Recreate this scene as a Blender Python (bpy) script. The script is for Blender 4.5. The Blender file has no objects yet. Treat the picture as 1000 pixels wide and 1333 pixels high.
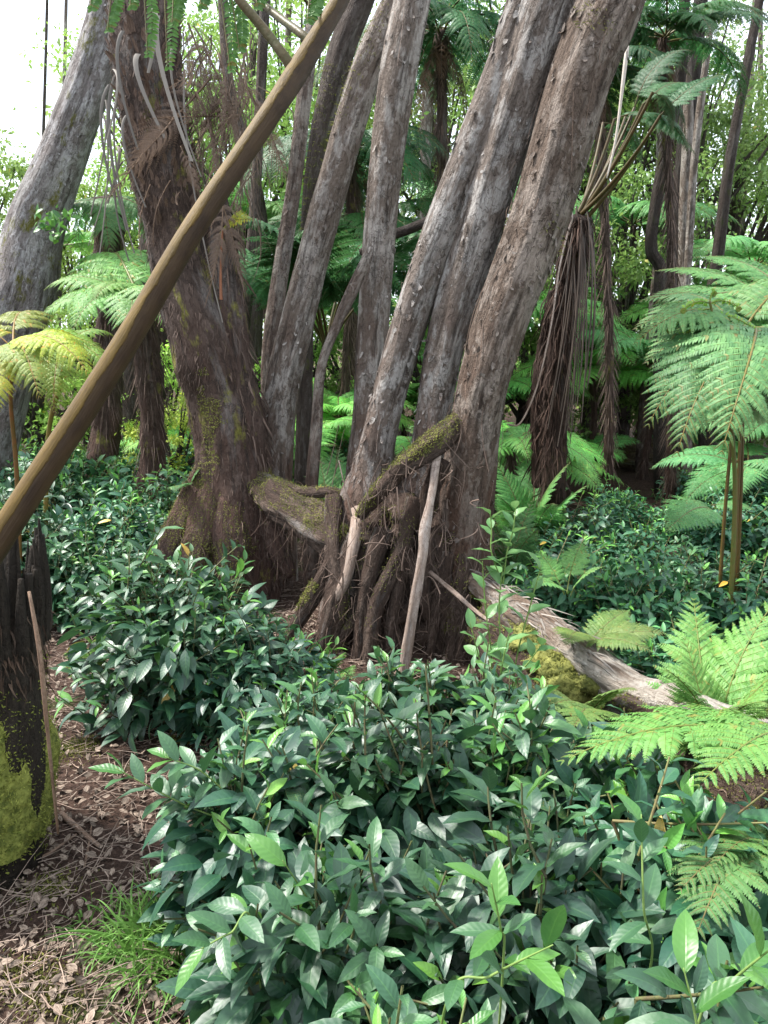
import bpy, math, random
import numpy as np
from math import sin, cos, tan, pi, radians as RAD
from mathutils import Vector, Matrix, Quaternion

random.seed(7)
rng = np.random.default_rng(7)
SC = bpy.context.scene
COL = SC.collection

# ------------------------------------------------------------------ camera
F = 1036.0; PIT = RAD(12); CZ = 1.6
cam = bpy.data.cameras.new('camera'); co_ = bpy.data.objects.new('camera', cam); COL.objects.link(co_)
co_.location = (0, 0, CZ); co_.rotation_euler = (pi/2 - PIT, 0, 0)
cam.sensor_fit = 'VERTICAL'; cam.sensor_height = 24; cam.lens = 24*F/1333
cam.clip_start = 0.02; cam.clip_end = 500
SC.camera = co_

def P(px, py, Y):
    a = (px-500)/F; b = (py-666.5)/F
    d = np.array([a, cos(PIT)-b*sin(PIT), -sin(PIT)-b*cos(PIT)])
    return np.array([0, 0, CZ]) + d*(Y/d[1])
def px2m(Y, py=666):
    b = (py-666.5)/F
    return Y/(cos(PIT)-b*sin(PIT))/F

# ------------------------------------------------------------------ noise
def _hash(ix, iy, iz, s):
    h = (ix.astype(np.int64)*374761393 + iy.astype(np.int64)*668265263 + iz.astype(np.int64)*2147483647 + (int(s)*974634777 % 2**31)) & 0xffffffff
    h = ((h ^ (h >> 13))*1274126177) & 0xffffffff
    h = ((h ^ (h >> 16))*2246822519) & 0xffffffff
    return (h ^ (h >> 15)).astype(np.float64)/4294967295.0
def vnoise(p, s=0):
    p = np.asarray(p, float); i = np.floor(p); f = p-i; f = f*f*(3-2*f); i = i.astype(np.int64)
    r = 0
    for dx in (0, 1):
        wx = f[..., 0] if dx else 1-f[..., 0]
        for dy in (0, 1):
            wy = f[..., 1] if dy else 1-f[..., 1]
            for dz in (0, 1):
                wz = f[..., 2] if dz else 1-f[..., 2]
                r = r + wx*wy*wz*_hash(i[..., 0]+dx, i[..., 1]+dy, i[..., 2]+dz, s)
    return r*2-1
def fbm(p, s=0, o=4):
    r = 0; a = 1; t = 0
    p = np.asarray(p, float)
    for k in range(o):
        r = r+a*vnoise(p*(2**k), s+k*17); t += a; a *= .5
    return r/t
def gz(x, y):
    x = np.asarray(x, float); y = np.asarray(y, float)
    p = np.stack([x, y, np.zeros_like(x)], -1)
    z = .05*fbm(p*1.3, 3, 4) + .12*fbm(p*.25, 9, 2)*np.clip((np.hypot(x, y)-3)/4, 0, 1)
    z = z + .10*np.exp(-(((x-.15)/.8)**2+((y-4.3)/.7)**2))
    return z + np.clip(np.hypot(x, y)-12, 0, 60)*.03
def G(px, Y):
    x = P(px, 700, Y)[0]
    return np.array([x, Y, float(gz(x, Y))])
def nrm(v):
    v = np.asarray(v, float)
    return v/np.maximum(np.linalg.norm(v, axis=-1, keepdims=True), 1e-9)

# ------------------------------------------------------------------ mesh builder
class MB:
    def __init__(s): s.v = []; s.f = []; s.mi = []; s.co = []; s.ti = []; s.n = 0; s.tf = []; s.tmi = []
    def add(s, v, q, co=None, ti=0.0, mi=0):
        v = np.asarray(v, float).reshape(-1, 3); n = len(v)
        s.v.append(v); q = np.asarray(q, np.int64).reshape(-1, 4)+s.n; s.f.append(q)
        s.mi.append(np.full(len(q), mi, np.int32))
        s.co.append(np.zeros((n, 3)) if co is None else np.asarray(co, float).reshape(-1, 3))
        s.ti.append(np.broadcast_to(np.asarray(ti, float).reshape(-1) if np.ndim(ti) else ti, (n,)).astype(float))
        s.n += n
    def mesh(s, name, mats, smooth=True):
        me = bpy.data.meshes.new(name)
        V = np.concatenate(s.v); Q = np.concatenate(s.f); MI = np.concatenate(s.mi)
        me.vertices.add(len(V)); me.vertices.foreach_set('co', V.astype(np.float32).ravel())
        me.loops.add(Q.size); me.loops.foreach_set('vertex_index', Q.astype(np.int32).ravel())
        me.polygons.add(len(Q)); me.polygons.foreach_set('loop_start', np.arange(0, Q.size, 4, dtype=np.int32))
        me.polygons.foreach_set('material_index', MI)
        if smooth: me.polygons.foreach_set('use_smooth', np.ones(len(Q), bool))
        a = me.attributes.new('co', 'FLOAT_VECTOR', 'POINT'); a.data.foreach_set('vector', np.concatenate(s.co).astype(np.float32).ravel())
        a = me.attributes.new('tint', 'FLOAT', 'POINT'); a.data.foreach_set('value', np.concatenate(s.ti).astype(np.float32))
        me.update(calc_edges=True)
        for m in (mats if isinstance(mats, (list, tuple)) else [mats]): me.materials.append(m)
        return me
    def build(s, name, mats, parent=None, smooth=True, color=None):
        o = bpy.data.objects.new(name, s.mesh(name, mats, smooth)); COL.objects.link(o)
        if parent is not None: attach(o, parent)
        if color is not None: o.color = (*color, 1)
        return o
def merge(mb, f, mi):
    off = 0
    for v, q, co, ti in zip(f.v, f.f, f.co, f.ti): mb.add(v, q-off, co, ti, mi); off += len(v)
def attach(o, parent):
    def world(p): return (world(p.parent) @ p.matrix_parent_inverse if p.parent is not None else Matrix()) @ p.matrix_basis
    o.parent = parent
    o.matrix_parent_inverse = world(parent).inverted()
def tag(o, label=None, cat=None, group=None, kind=None):
    if label: o['label'] = label
    if cat: o['category'] = cat
    if group: o['group'] = group
    if kind: o['kind'] = kind
    return o
def empty(name, loc, label, cat, group=None):
    o = bpy.data.objects.new(name, None); COL.objects.link(o); o.empty_display_size = .1
    o.location = tuple(float(c) for c in loc); return tag(o, label, cat, group)

# ------------------------------------------------------------------ generators
def resample(pts, n):
    pts = np.asarray(pts, float)
    if len(pts) == 2: t = np.linspace(0, 1, n)[:, None]; return pts[0]*(1-t)+pts[1]*t
    e = np.vstack([2*pts[0]-pts[1], pts, 2*pts[-1]-pts[-2]])
    m = len(pts)-1; u = np.linspace(0, m, n); i = np.minimum(u.astype(int), m-1); t = (u-i)[:, None]
    a, b, c, d = e[i], e[i+1], e[i+2], e[i+3]
    return .5*((2*b)+(-a+c)*t+(2*a-5*b+4*c-d)*t**2+(-a+3*b-3*c+d)*t**3)
def tube(mb, pts, rad, seg=12, step=.05, amp=0., nsc=6., stretch=.25, flute=0., nfl=5, tint=0., seed=0, mi=0, cap=True, ragtop=0., flat=None, smooth_r=True):
    """tapered tube along a curve; radii at the control points. Returns (pos grid, normal grid, tangents)."""
    pts = np.asarray(pts, float); rad = np.asarray(rad, float)
    L = np.linalg.norm(np.diff(pts, axis=0), axis=1).sum()
    n = max(4, int(L/step)+1)
    c = resample(pts, n); r = resample(np.repeat(rad[:, None], 3, 1), n)[:, 0]
    r = np.maximum(r, 1e-4)
    T = nrm(np.gradient(c, axis=0))
    ref = np.array([0, 1., 0]) if abs(T[0][1]) < .8 else np.array([1., 0, 0])
    U = np.zeros_like(T); u = nrm(np.cross(np.cross(T[0], ref), T[0]))
    for k in range(n):
        u = nrm(u-T[k]*np.dot(u, T[k])); U[k] = u
    W = np.cross(T, U)
    th = np.linspace(0, 2*pi, seg, endpoint=False)
    s = np.concatenate([[0], np.cumsum(np.linalg.norm(np.diff(c, axis=0), axis=1))])
    R = r[:, None]*np.ones(seg)
    CO = np.stack([np.cos(th)[None]*R, np.sin(th)[None]*R, s[:, None]*np.ones(seg)], -1)
    d = np.zeros_like(R)
    if flute:
        ph = fbm(np.stack([s*.8, s*0, s*0+seed], -1), seed, 2)[:, None]*1.5
        d += flute*(np.cos(nfl*th[None]+ph+seed)*.6+np.cos((nfl+2)*th[None]-ph*1.4+seed*2)*.4)
    if amp:
        q = np.stack([np.cos(th)[None]*R, np.sin(th)[None]*R, s[:, None]*stretch*np.ones(seg)], -1)*nsc
        d += amp*fbm(q+seed*3.7, seed, 4)
    Rd = R*(1+d)
    X = c[:, None]+U[:, None]*(np.cos(th)[None, :, None]*Rd[..., None])+W[:, None]*(np.sin(th)[None, :, None]*Rd[..., None])
    if flat is not None: X[..., 2] = c[:, None, 2]+(X[..., 2]-c[:, None, 2])*flat
    if ragtop:
        j = fbm(np.stack([np.cos(th)*4, np.sin(th)*4, th*0+seed], -1), seed, 3)
        X[-1] += T[-1]*(j*ragtop)[:, None]; X[-2] += T[-1]*(j*ragtop*.6)[:, None]
    Nn = nrm(X-c[:, None])
    i = np.arange(n-1)[:, None]; jx = np.arange(seg)[None]
    q = np.stack([i*seg+jx, i*seg+(jx+1) % seg, (i+1)*seg+(jx+1) % seg, (i+1)*seg+jx], -1).reshape(-1, 4)
    V = X.reshape(-1, 3); COf = CO.reshape(-1, 3)
    if cap:
        V = np.vstack([V, c[:1]-T[:1]*r[0]*.3, c[-1:]+T[-1:]*r[-1]*.3]); COf = np.vstack([COf, [[0, 0, 0]], [[0, 0, s[-1]]]])
        b = n*seg; jj = np.arange(0, seg-1, 2)
        q1 = np.stack([np.full_like(jj, b), (jj+2) % seg, jj+1, jj], -1)
        q2 = np.stack([np.full_like(jj, b+1), (n-1)*seg+jj, (n-1)*seg+jj+1, (n-1)*seg+(jj+2) % seg], -1)
        q = np.vstack([q, q1, q2])
    mb.add(V, q, COf, tint, mi)
    return X, Nn, T
def tubes(mb, A, B, C, r0, r1, k=6, seg=5, tint=0., mi=0):
    """many thin quadratic-bezier tubes at once"""
    A, B, C = [np.asarray(x, float).reshape(-1, 3) for x in (A, B, C)]; n = len(A)
    if n == 0: return
    t = np.linspace(0, 1, k)[None, :, None]
    c = (1-t)**2*A[:, None]+2*t*(1-t)*B[:, None]+t*t*C[:, None]
    T = nrm(np.gradient(c, axis=1))
    ref = np.where(np.abs(T[:, :1, 2:3]) < .8, np.array([0, 0, 1.]), np.array([1., 0, 0]))
    U = nrm(np.cross(T, ref)); W = np.cross(T, U)
    r0 = np.broadcast_to(r0, (n,)); r1 = np.broadcast_to(r1, (n,))
    r = r0[:, None]*(1-t[..., 0])+r1[:, None]*t[..., 0]
    th = np.linspace(0, 2*pi, seg, endpoint=False)
    X = c[:, :, None]+(U[:, :, None]*np.cos(th)[:, None]+W[:, :, None]*np.sin(th)[:, None])*r[:, :, None, None]
    L = np.linalg.norm(C-A, axis=1)
    CO = np.zeros(X.shape); CO[..., 0] = np.cos(th)*r[..., None]; CO[..., 1] = np.sin(th)*r[..., None]; CO[..., 2] = (L[:, None]*t[..., 0])[..., None]
    CO[..., 2] += (np.arange(n)*1.37 % 50)[:, None, None]
    b = (np.arange(n)*k*seg)[:, None, None]; i = np.arange(k-1)[None, :, None]; j = np.arange(seg)[None, None]
    q = np.stack([b+i*seg+j, b+i*seg+(j+1) % seg, b+(i+1)*seg+(j+1) % seg, b+(i+1)*seg+j], -1)
    ti = np.repeat(np.broadcast_to(tint, (n,)), k*seg)
    mb.add(X, q, CO, ti, mi)
def ribbons(mb, P0, D, L, W, droop=0., k=4, tint=0., mi=0, taper=1., side=None, curl=0.):
    P0 = np.asarray(P0, float); n = len(P0)
    if n == 0: return
    D = nrm(D); L = np.broadcast_to(L, (n,)); W = np.broadcast_to(W, (n,)); droop = np.broadcast_to(droop, (n,))
    t = np.linspace(0, 1, k)[None, :, None]
    c = P0[:, None]+D[:, None]*L[:, None, None]*t
    c[..., 2] -= (droop*L)[:, None]*t[..., 0]**2
    if side is None: side = nrm(np.cross(D, rng.normal(size=(n, 3))))
    if curl: c = c+side[:, None]*(L*rng.normal(0, curl, n))[:, None, None]*np.sin(t*pi)
    w = W[:, None, None]*(1-taper*t**2)*.5+1e-5
    X = np.stack([c-side[:, None]*w, c+side[:, None]*w], 2)
    CO = np.zeros(X.shape); CO[..., 0] = t; CO[..., 1] = np.array([-1, 1]); CO[..., 2] = (np.arange(n)*.71 % 30)[:, None, None]
    b = (np.arange(n)*k*2)[:, None]; i = np.arange(k-1)[None]
    q = np.stack([b+2*i, b+2*i+1, b+2*i+3, b+2*i+2], -1)
    mb.add(X, q, CO, np.repeat(np.broadcast_to(tint, (n,)), k*2), mi)
def leaves(mb, P0, D, N, L, W, curv=.6, fold=.25, tint=0., nu=6, nv=2, mi=0, serr=0, peak=.45, wav=0., base=.0):
    """n leaf blades: grid nu x (2*nv) quads each"""
    P0 = np.asarray(P0, float); n = len(P0)
    if n == 0: return
    D = nrm(D); S = nrm(np.cross(D, N)); N2 = np.cross(S, D)
    L = np.broadcast_to(L, (n,)); W = np.broadcast_to(W, (n,)); k = np.broadcast_to(curv, (n,))+1e-4
    u = np.linspace(0, 1, nu+1); v = np.linspace(-1, 1, 2*nv+1)
    e = math.log(.5)/math.log(peak)
    prof = np.sin(pi*np.clip(u, 0, 1)**e)**.85
    prof = np.maximum(prof, base*(1-u)); prof[0] = max(prof[0], .03); prof[-1] = .01
    if serr:
        prof = prof*(1+serr*np.where(np.arange(nu+1) % 2 == 0, -1, 1))
    x = (np.sin(k[:, None]*u)/k[:, None]); z = -(1-np.cos(k[:, None]*u))/k[:, None]
    fo = np.broadcast_to(fold, (n,))
    X = (P0[:, None, None]+D[:, None, None]*(L[:, None]*x)[:, :, None, None]
         + S[:, None, None]*(W[:, None, None]*.5*prof[None, :, None]*v[None, None])[..., None])
    zz = (L[:, None]*z)[:, :, None]+(W*fo)[:, None, None]*.5*prof[None, :, None]*np.abs(v)[None, None]
    if wav:
        ph = rng.uniform(0, 6.28, n)[:, None, None]
        zz = zz+W[:, None, None]*wav*np.sin(u[None, :, None]*14+ph+v*2)*np.abs(v)**1.5*prof[None, :, None]
    X = X+N2[:, None, None]*zz[..., None]
    CO = np.zeros(X.shape); CO[..., 0] = u[None, :, None]; CO[..., 1] = v[None, None]; CO[..., 2] = (np.arange(n)*.618 % 20)[:, None, None]
    m = 2*nv+1; b = (np.arange(n)*(nu+1)*m)[:, None, None]; i = np.arange(nu)[None, :, None]; j = np.arange(2*nv)[None, None]
    q = np.stack([b+i*m+j, b+i*m+j+1, b+(i+1)*m+j+1, b+(i+1)*m+j], -1)
    mb.add(X, q, CO, np.repeat(np.broadcast_to(tint, (n,)), (nu+1)*m), mi)
def pick(X, N, n, zlo=None, zhi=None, cond=None):
    a = X.reshape(-1, 3); b = N.reshape(-1, 3); m = np.ones(len(a), bool)
    if zlo is not None: m &= a[:, 2] > zlo
    if zhi is not None: m &= a[:, 2] < zhi
    if cond is not None: m &= cond(a, b)
    idx = np.nonzero(m)[0]
    if len(idx) == 0: return np.zeros((0, 3)), np.zeros((0, 3))
    i = rng.choice(idx, n)
    return a[i]+rng.normal(0, .006, (n, 3)), b[i]

# ------------------------------------------------------------------ materials
class NT:
    def __init__(s, name):
        s.m = bpy.data.materials.new(name); s.m.use_nodes = True; s.t = s.m.node_tree; s.t.nodes.clear()
        s.out = s.t.nodes.new('ShaderNodeOutputMaterial')
    def n(s, ty, **kw):
        nd = s.t.nodes.new('ShaderNode'+ty)
        for k, v in kw.items():
            if k[0] == 'i' and k[1:].isdigit(): s.set(nd.inputs[int(k[1:])], v)
            elif k.startswith('in_'): s.set(nd.inputs[k[3:].replace('_', ' ')], v)
            else: setattr(nd, k, v)
        return nd
    def set(s, sock, v):
        if hasattr(v, 'is_output') or isinstance(v, bpy.types.NodeSocket): s.t.links.new(v, sock)
        else: sock.default_value = v
    def attr(s, a): return s.n('Attribute', attribute_name=a)
    def math(s, op, a, b=0.): return s.n('Math', operation=op, i0=a, i1=b).outputs[0]
    def mapr(s, v, a, b, c=0., d=1.):
        return s.n('MapRange', i0=v, i1=a, i2=b, i3=c, i4=d).outputs[0]
    def mix(s, f, a, b, ty='MIX'):
        nd = s.t.nodes.new('ShaderNodeMix'); nd.data_type = 'RGBA'; nd.blend_type = ty
        s.set(nd.inputs[0], f); s.set(nd.inputs[6], a if not isinstance(a, tuple) else (*a, 1)); s.set(nd.inputs[7], b if not isinstance(b, tuple) else (*b, 1))
        return nd.outputs[2]
    def noise(s, vec, sc, det=4, rough=.55, st=None):
        if st is not None:
            vec = s.n('VectorMath', operation='MULTIPLY', i0=vec, i1=st).outputs[0]
        return s.n('TexNoise', in_Vector=vec, in_Scale=sc, in_Detail=det, in_Roughness=rough).outputs['Fac']
    def bsdf(s, col, rough=.6, bump=None, bs=.3, bd=.01, trans=0., tcol=None, spec=.5, coat=0.):
        b = s.n('BsdfPrincipled'); s.set(b.inputs['Base Color'], col if not isinstance(col, tuple) else (*col, 1))
        s.set(b.inputs['Roughness'], rough); s.set(b.inputs['Specular IOR Level'], spec)
        if coat: s.set(b.inputs['Coat Weight'], coat); s.set(b.inputs['Coat Roughness'], .42)
        if bump is not None:
            bn = s.n('Bump', in_Strength=bs, in_Distance=bd, in_Height=bump); s.t.links.new(bn.outputs[0], b.inputs['Normal'])
        o = b.outputs[0]
        if trans:
            tr = s.n('BsdfTranslucent'); s.set(tr.inputs[0], tcol if tcol is not None else col)
            mx = s.n('MixShader', i0=trans); s.t.links.new(o, mx.inputs[1]); s.t.links.new(tr.outputs[0], mx.inputs[2]); o = mx.outputs[0]
        s.t.links.new(o, s.out.inputs[0]); return s.m

def m_leaf(name, dark, light, rough=.33, trans=.12, blue=None, spec=.5, veins=52., bs=.22, coat=0.):
    s = NT(name); A = s.attr('co'); t = s.attr('tint').outputs['Fac']
    sep = s.n('SeparateXYZ', i0=A.outputs['Vector']); u, v, r = sep.outputs
    av = s.math('ABSOLUTE', v)
    vein = s.math('SINE', s.math('MULTIPLY', s.math('SUBTRACT', u, s.math('MULTIPLY', av, .16)), veins))
    mid = s.mapr(av, 0., .12, 1., 0.)
    rnd = s.n('TexWhiteNoise', noise_dimensions='1D', in_W=r).outputs['Value']
    nz = s.noise(s.n('TexCoord').outputs['Object'], 14, 3)
    c = s.mix(t, dark, light)
    c = s.mix(s.mapr(rnd, 0, 1, 0, .75), c, s.mix(t, tuple(x*.5 for x in dark), tuple(x*.8 for x in light)))
    c = s.mix(s.mapr(rnd, .9965, .997), c, (.42, .27, .04))
    c = s.mix(s.mapr(nz, .45, .75, 0, .35), c, s.mix(.5, c, light))
    c = s.mix(s.math('MULTIPLY', mid, .35), c, s.mix(.6, c, light))
    oc = s.n('ObjectInfo').outputs['Color']
    c = s.mix(1., c, oc, 'MULTIPLY')
    h = s.math('ADD', s.math('MULTIPLY', vein, .32), s.math('MULTIPLY', mid, -1.0))
    h = s.math('ADD', h, s.math('MULTIPLY', s.noise(s.n('TexCoord').outputs['Object'], 60, 2), 1.5))
    return s.bsdf(c, s.mapr(s.noise(s.n('TexCoord').outputs['Object'], 9, 2), .3, .7, rough-.06, rough+.12), h, bs, .0022, trans, s.mix(.5, c, light), spec, coat)

def m_fern(name, a, b, rough=.5, trans=.35, spec=.4):
    s = NT(name); A = s.attr('co'); t = s.attr('tint').outputs['Fac']
    sep = s.n('SeparateXYZ', i0=A.outputs['Vector']); u, v, r = sep.outputs
    rnd = s.n('TexWhiteNoise', noise_dimensions='1D', in_W=r).outputs['Value']
    c = s.mix(rnd, a, b); c = s.mix(s.mapr(rnd, .965, .97, 0, .8), c, (.22, .15, .05)); c = s.mix(t, c, tuple(x*.6 for x in a))
    n1 = s.noise(s.n('TexCoord').outputs['Object'], 5, 3)
    c = s.mix(s.mapr(n1, .52, .72, 0, .7), c, b)
    oi = s.n('ObjectInfo'); c = s.mix(1., c, oi.outputs['Color'], 'MULTIPLY')
    c = s.mix(s.mapr(oi.outputs['Random'], 0, 1, 0, .35), c, s.mix(1., c, (.75, .8, .6), 'MULTIPLY'))
    h = s.math('SINE', s.math('MULTIPLY', u, 40.))
    return s.bsdf(c, rough, h, .2, .001, trans, c, spec)

def m_bark(name, low, mid, hi, z0=.3, z1=2.2, moss=.0, mossc=(.10, .12, .02), hiamt=.5, bs=.95, bd=.038, lich=(.42, .40, .38), vsc=1., dark=(.03, .022, .018)):
    s = NT(name); A = s.attr('co').outputs['Vector']
    z = s.n('SeparateXYZ', i0=A).outputs[2]
    n_big = s.noise(A, 4.5*vsc, 5, .6, (1, 1, .35)); n_str = s.noise(A, 30*vsc, 6, .7, (1, 1, .10)); n_f = s.noise(A, 60*vsc, 5, .7, (1, 1, .5))
    n_p = s.noise(A, 11*vsc, 6, .65, (1, 1, .45)); n_q = s.noise(A, 1.6*vsc, 3, .5)
    zz = s.math('ADD', z, s.mapr(n_big, .3, .7, -.8, .8))
    c = s.mix(s.mapr(zz, z0, z1), low, mid)
    c = s.mix(s.math('MULTIPLY', s.mapr(n_p, .49, .57), s.math('MULTIPLY', s.mapr(zz, z0, z1, .25, 1), hiamt)), c, hi)
    c = s.mix(s.mapr(s.noise(A, 5*vsc, 6, .62, (1, 1, .20)), .54, .62, 0, hiamt), c, lich)
    c = s.mix(s.mapr(n_str, .50, .34, 0, .8), c, dark)
    c = s.mix(s.mapr(n_f, .3, .7, .35, 0), c, dark)
    fl = s.noise(s.n('VectorMath', operation='ADD', i0=A, i1=s.n('VectorMath', operation='SCALE', i0=s.n('TexNoise', in_Vector=A, in_Scale=14).outputs['Color'], in_Scale=.10).outputs[0]).outputs[0], 24*vsc, 3, .5, (1, 1, .4))
    cr = s.mapr(s.math('ABSOLUTE', s.math('SUBTRACT', fl, .5)), 0, .022)
    c = s.mix(s.math('MULTIPLY', s.mapr(cr, 0, 1, .65, 0), s.mapr(n_q, .42, .55)), c, dark)
    c = s.mix(s.math('MULTIPLY', s.mapr(fl, .56, .60), s.mapr(n_big, .45, .6, 0, .45)), c, hi)
    if moss:
        mm = s.mapr(s.noise(A, 5, 6, .7, (1, 1, .5)), .72-.3*moss, .80-.3*moss)
        c = s.mix(mm, c, s.mix(s.noise(A, 90, 2), mossc, tuple(x*2 for x in mossc)))
    c = s.mix(1., c, s.n('ObjectInfo').outputs['Color'], 'MULTIPLY')
    c = s.mix(s.math('MULTIPLY', s.attr('tint').outputs['Fac'], .75), c, hi)
    pit = s.mapr(s.noise(A, 34*vsc, 4, .7, (1, 1, .6)), .60, .66)
    c = s.mix(s.math('MULTIPLY', pit, .4), c, dark)
    h = s.math('ADD', s.math('MULTIPLY', n_str, 1.6), s.math('ADD', s.math('MULTIPLY', n_f, 1.0), s.math('MULTIPLY', cr, .18)))
    h = s.math('ADD', h, n_p)
    return s.bsdf(c, .85, h, bs, bd, spec=.25)

def m_simple(name, a, b, sc=20, rough=.8, bs=.5, bd=.005, trans=0., st=None, spec=.3, attrco=True, det=5):
    s = NT(name); A = s.attr('co').outputs['Vector'] if attrco else s.n('TexCoord').outputs['Object']
    n1 = s.noise(A, sc, det, .65, st); c = s.mix(s.mapr(n1, .35, .65), a, b)
    t = s.attr('tint').outputs['Fac']
    c = s.mix(t, c, s.mix(1., c, (.45, .45, .45), 'MULTIPLY'))
    c = s.mix(1., c, s.n('ObjectInfo').outputs['Color'], 'MULTIPLY')
    return s.bsdf(c, rough, n1, bs, bd, trans, c, spec)

MT = {}
MT['tea'] = m_leaf('tea_leaf', (.015, .066, .035), (.10, .26, .065), .46, .12, spec=.5, coat=.35)
MT['tea_young'] = m_leaf('young_leaf', (.045, .155, .04), (.15, .34, .06), .36, .25)
MT['sap'] = m_leaf('sapling_leaf', (.09, .24, .08), (.22, .38, .12), .42, .30)
MT['crown'] = m_leaf('crown_leaf', (.085, .15, .045), (.24, .33, .10), .5, .45, bs=.1)
MT['fern'] = m_fern('fern_leaf', (.075, .18, .065), (.14, .27, .095))
MT['stalk'] = m_simple('fern_stalk', (.09, .11, .03), (.14, .10, .04), 30, .5)
MT['stem'] = m_simple('shrub_stem', (.10, .07, .04), (.12, .14, .05), 25, .7)
MT['greenstem'] = m_simple('green_stem', (.12, .20, .05), (.18, .26, .07), 25, .6)
MT['bark'] = m_bark('grey_bark', (.16, .095, .07), (.25, .205, .175), (.52, .485, .455), .35, 1.7, hiamt=.92, moss=.2, lich=(.66, .61, .57), dark=(.026, .017, .012))
MT['bark_pale'] = m_bark('pale_bark', (.24, .18, .16), (.27, .24, .23), (.52, .50, .50), .2, 1.6, hiamt=.9, moss=.55, mossc=(.09, .085, .015))
MT['bark_thin'] = m_bark('brown_bark', (.14, .09, .07), (.22, .17, .145), (.46, .42, .38), .3, 1.8, hiamt=.85, moss=.3, dark=(.02, .015, .012))
MT['bark_dark'] = m_bark('dark_bark', (.055, .04, .032), (.09, .07, .06), (.17, .15, .14), .3, 2.2, hiamt=.4, moss=.5, mossc=(.05, .06, .012))
MT['shag'] = m_bark('shaggy_bark', (.11, .060, .045), (.085, .058, .046), (.17, .12, .10), .3, 2.4, hiamt=.35, moss=.5, mossc=(.14, .13, .03), bd=.03)
MT['fibre'] = m_simple('bark_fibre', (.095, .06, .045), (.24, .17, .135), 3, .85, .1)
MT['dead'] = m_simple('dead_frond', (.15, .11, .085), (.26, .195, .15), 3, .8, .1, trans=.2)
MT['strap'] = m_simple('dry_strap', (.30, .27, .24), (.20, .17, .14), 2, .6, .1)
MT['root'] = m_bark('root_bark', (.085, .052, .038), (.12, .08, .06), (.27, .20, .16), 0, 1, hiamt=.5, moss=.45, mossc=(.10, .10, .02), vsc=1.6)
MT['paleroot'] = m_bark('pale_root_bark', (.27, .20, .16), (.32, .25, .21), (.44, .37, .33), 0, 1, hiamt=.6, vsc=2.5, dark=(.09, .06, .045), bs=.5, bd=.008)
MT['log'] = m_bark('bleached_log', (.24, .17, .125), (.48, .43, .37), (.62, .58, .53), .45, 1.3, hiamt=.6, moss=.3, vsc=1.2, dark=(.14, .09, .06), lich=(.62, .58, .54))
MT['stump'] = m_bark('rotten_wood', (.035, .026, .018), (.045, .033, .024), (.10, .08, .06), 0, 1, hiamt=.4, vsc=1.3, bd=.03, dark=(.012, .009, .006), lich=(.13, .10, .08))
MT['moss'] = m_simple('moss', (.05, .062, .014), (.25, .25, .07), 22, .95, .6, .01, attrco=False, det=6)
MT['mosstuft'] = m_simple('moss_tuft', (.11, .13, .025), (.34, .34, .09), 9, .9, .1, trans=.3, attrco=False)
MT['grass'] = m_simple('grass_blade', (.10, .25, .045), (.22, .40, .09), 4, .5, .1, trans=.3)
MT['twig'] = m_simple('litter_twig', (.22, .14, .10), (.48, .38, .31), 3, .8, .2)
MT['dleaf'] = m_simple('litter_leaf', (.085, .056, .040), (.34, .265, .205), 2, .75, .2, attrco=True)
MT['stalkbig'] = None

def m_bigstalk():
    s = NT('big_fern_stalk'); A = s.attr('co').outputs['Vector']
    sp = s.n('SeparateXYZ', i0=A)
    # ochre and brown stalk, with its lit top and shaded underside painted in
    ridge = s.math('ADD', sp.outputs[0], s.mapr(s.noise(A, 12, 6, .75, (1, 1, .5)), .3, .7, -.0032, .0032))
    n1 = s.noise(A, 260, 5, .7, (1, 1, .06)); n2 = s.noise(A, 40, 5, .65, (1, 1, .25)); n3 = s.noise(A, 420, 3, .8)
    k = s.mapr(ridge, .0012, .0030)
    up = s.mix(s.mapr(n2, .38, .62), (.15, .095, .022), (.085, .055, .015)); up = s.mix(s.mapr(sp.outputs[0], .008, .016, 0, .25), up, (.16, .10, .035))  # upper edge painted a little lighter, as a highlight
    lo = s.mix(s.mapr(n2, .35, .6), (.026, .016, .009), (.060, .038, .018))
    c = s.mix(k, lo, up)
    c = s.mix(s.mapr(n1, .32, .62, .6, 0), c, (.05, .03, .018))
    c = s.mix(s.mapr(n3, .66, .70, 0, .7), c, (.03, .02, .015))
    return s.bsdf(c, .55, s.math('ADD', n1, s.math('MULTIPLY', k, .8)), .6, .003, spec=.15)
MT['stalkbig'] = m_bigstalk()
def m_ground():
    s = NT('forest_floor'); A = s.n('TexCoord').outputs['Object']
    n1 = s.noise(A, 2.2, 5); n2 = s.noise(A, 45, 6, .75); n3 = s.noise(A, 9, 5, .7)
    c = s.mix(s.mapr(n2, .35, .65), (.030, .018, .013), (.115, .070, .052))
    c = s.mix(s.mapr(n3, .5, .7, 0, .5), c, (.045, .022, .014))
    c = s.mix(s.mapr(n1, .60, .68, 0, .75), c, (.05, .075, .015))
    return s.bsdf(c, .95, s.math('ADD', n2, n3), 1., .03, spec=.2)
MT['ground'] = m_ground()

# ------------------------------------------------------------------ ground
def make_ground():
    mb = MB()
    a = np.concatenate([-np.geomspace(90, 4, 40), np.linspace(-3.9, 3.9, 150), np.geomspace(4, 90, 40)])
    b = np.concatenate([-np.geomspace(60, 1, 20), np.linspace(-.9, 6.9, 150), np.geomspace(7, 120, 60)])
    X, Y = np.meshgrid(a, b, indexing='ij'); Z = gz(X, Y)
    n, m = X.shape; i = np.arange(n-1)[:, None]; j = np.arange(m-1)[None]
    q = np.stack([i*m+j, (i+1)*m+j, (i+1)*m+j+1, i*m+j+1], -1)
    mb.add(np.stack([X, Y, Z], -1), q)
    tag(mb.build('ground', MT['ground']), kind='structure')
make_ground()

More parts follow.
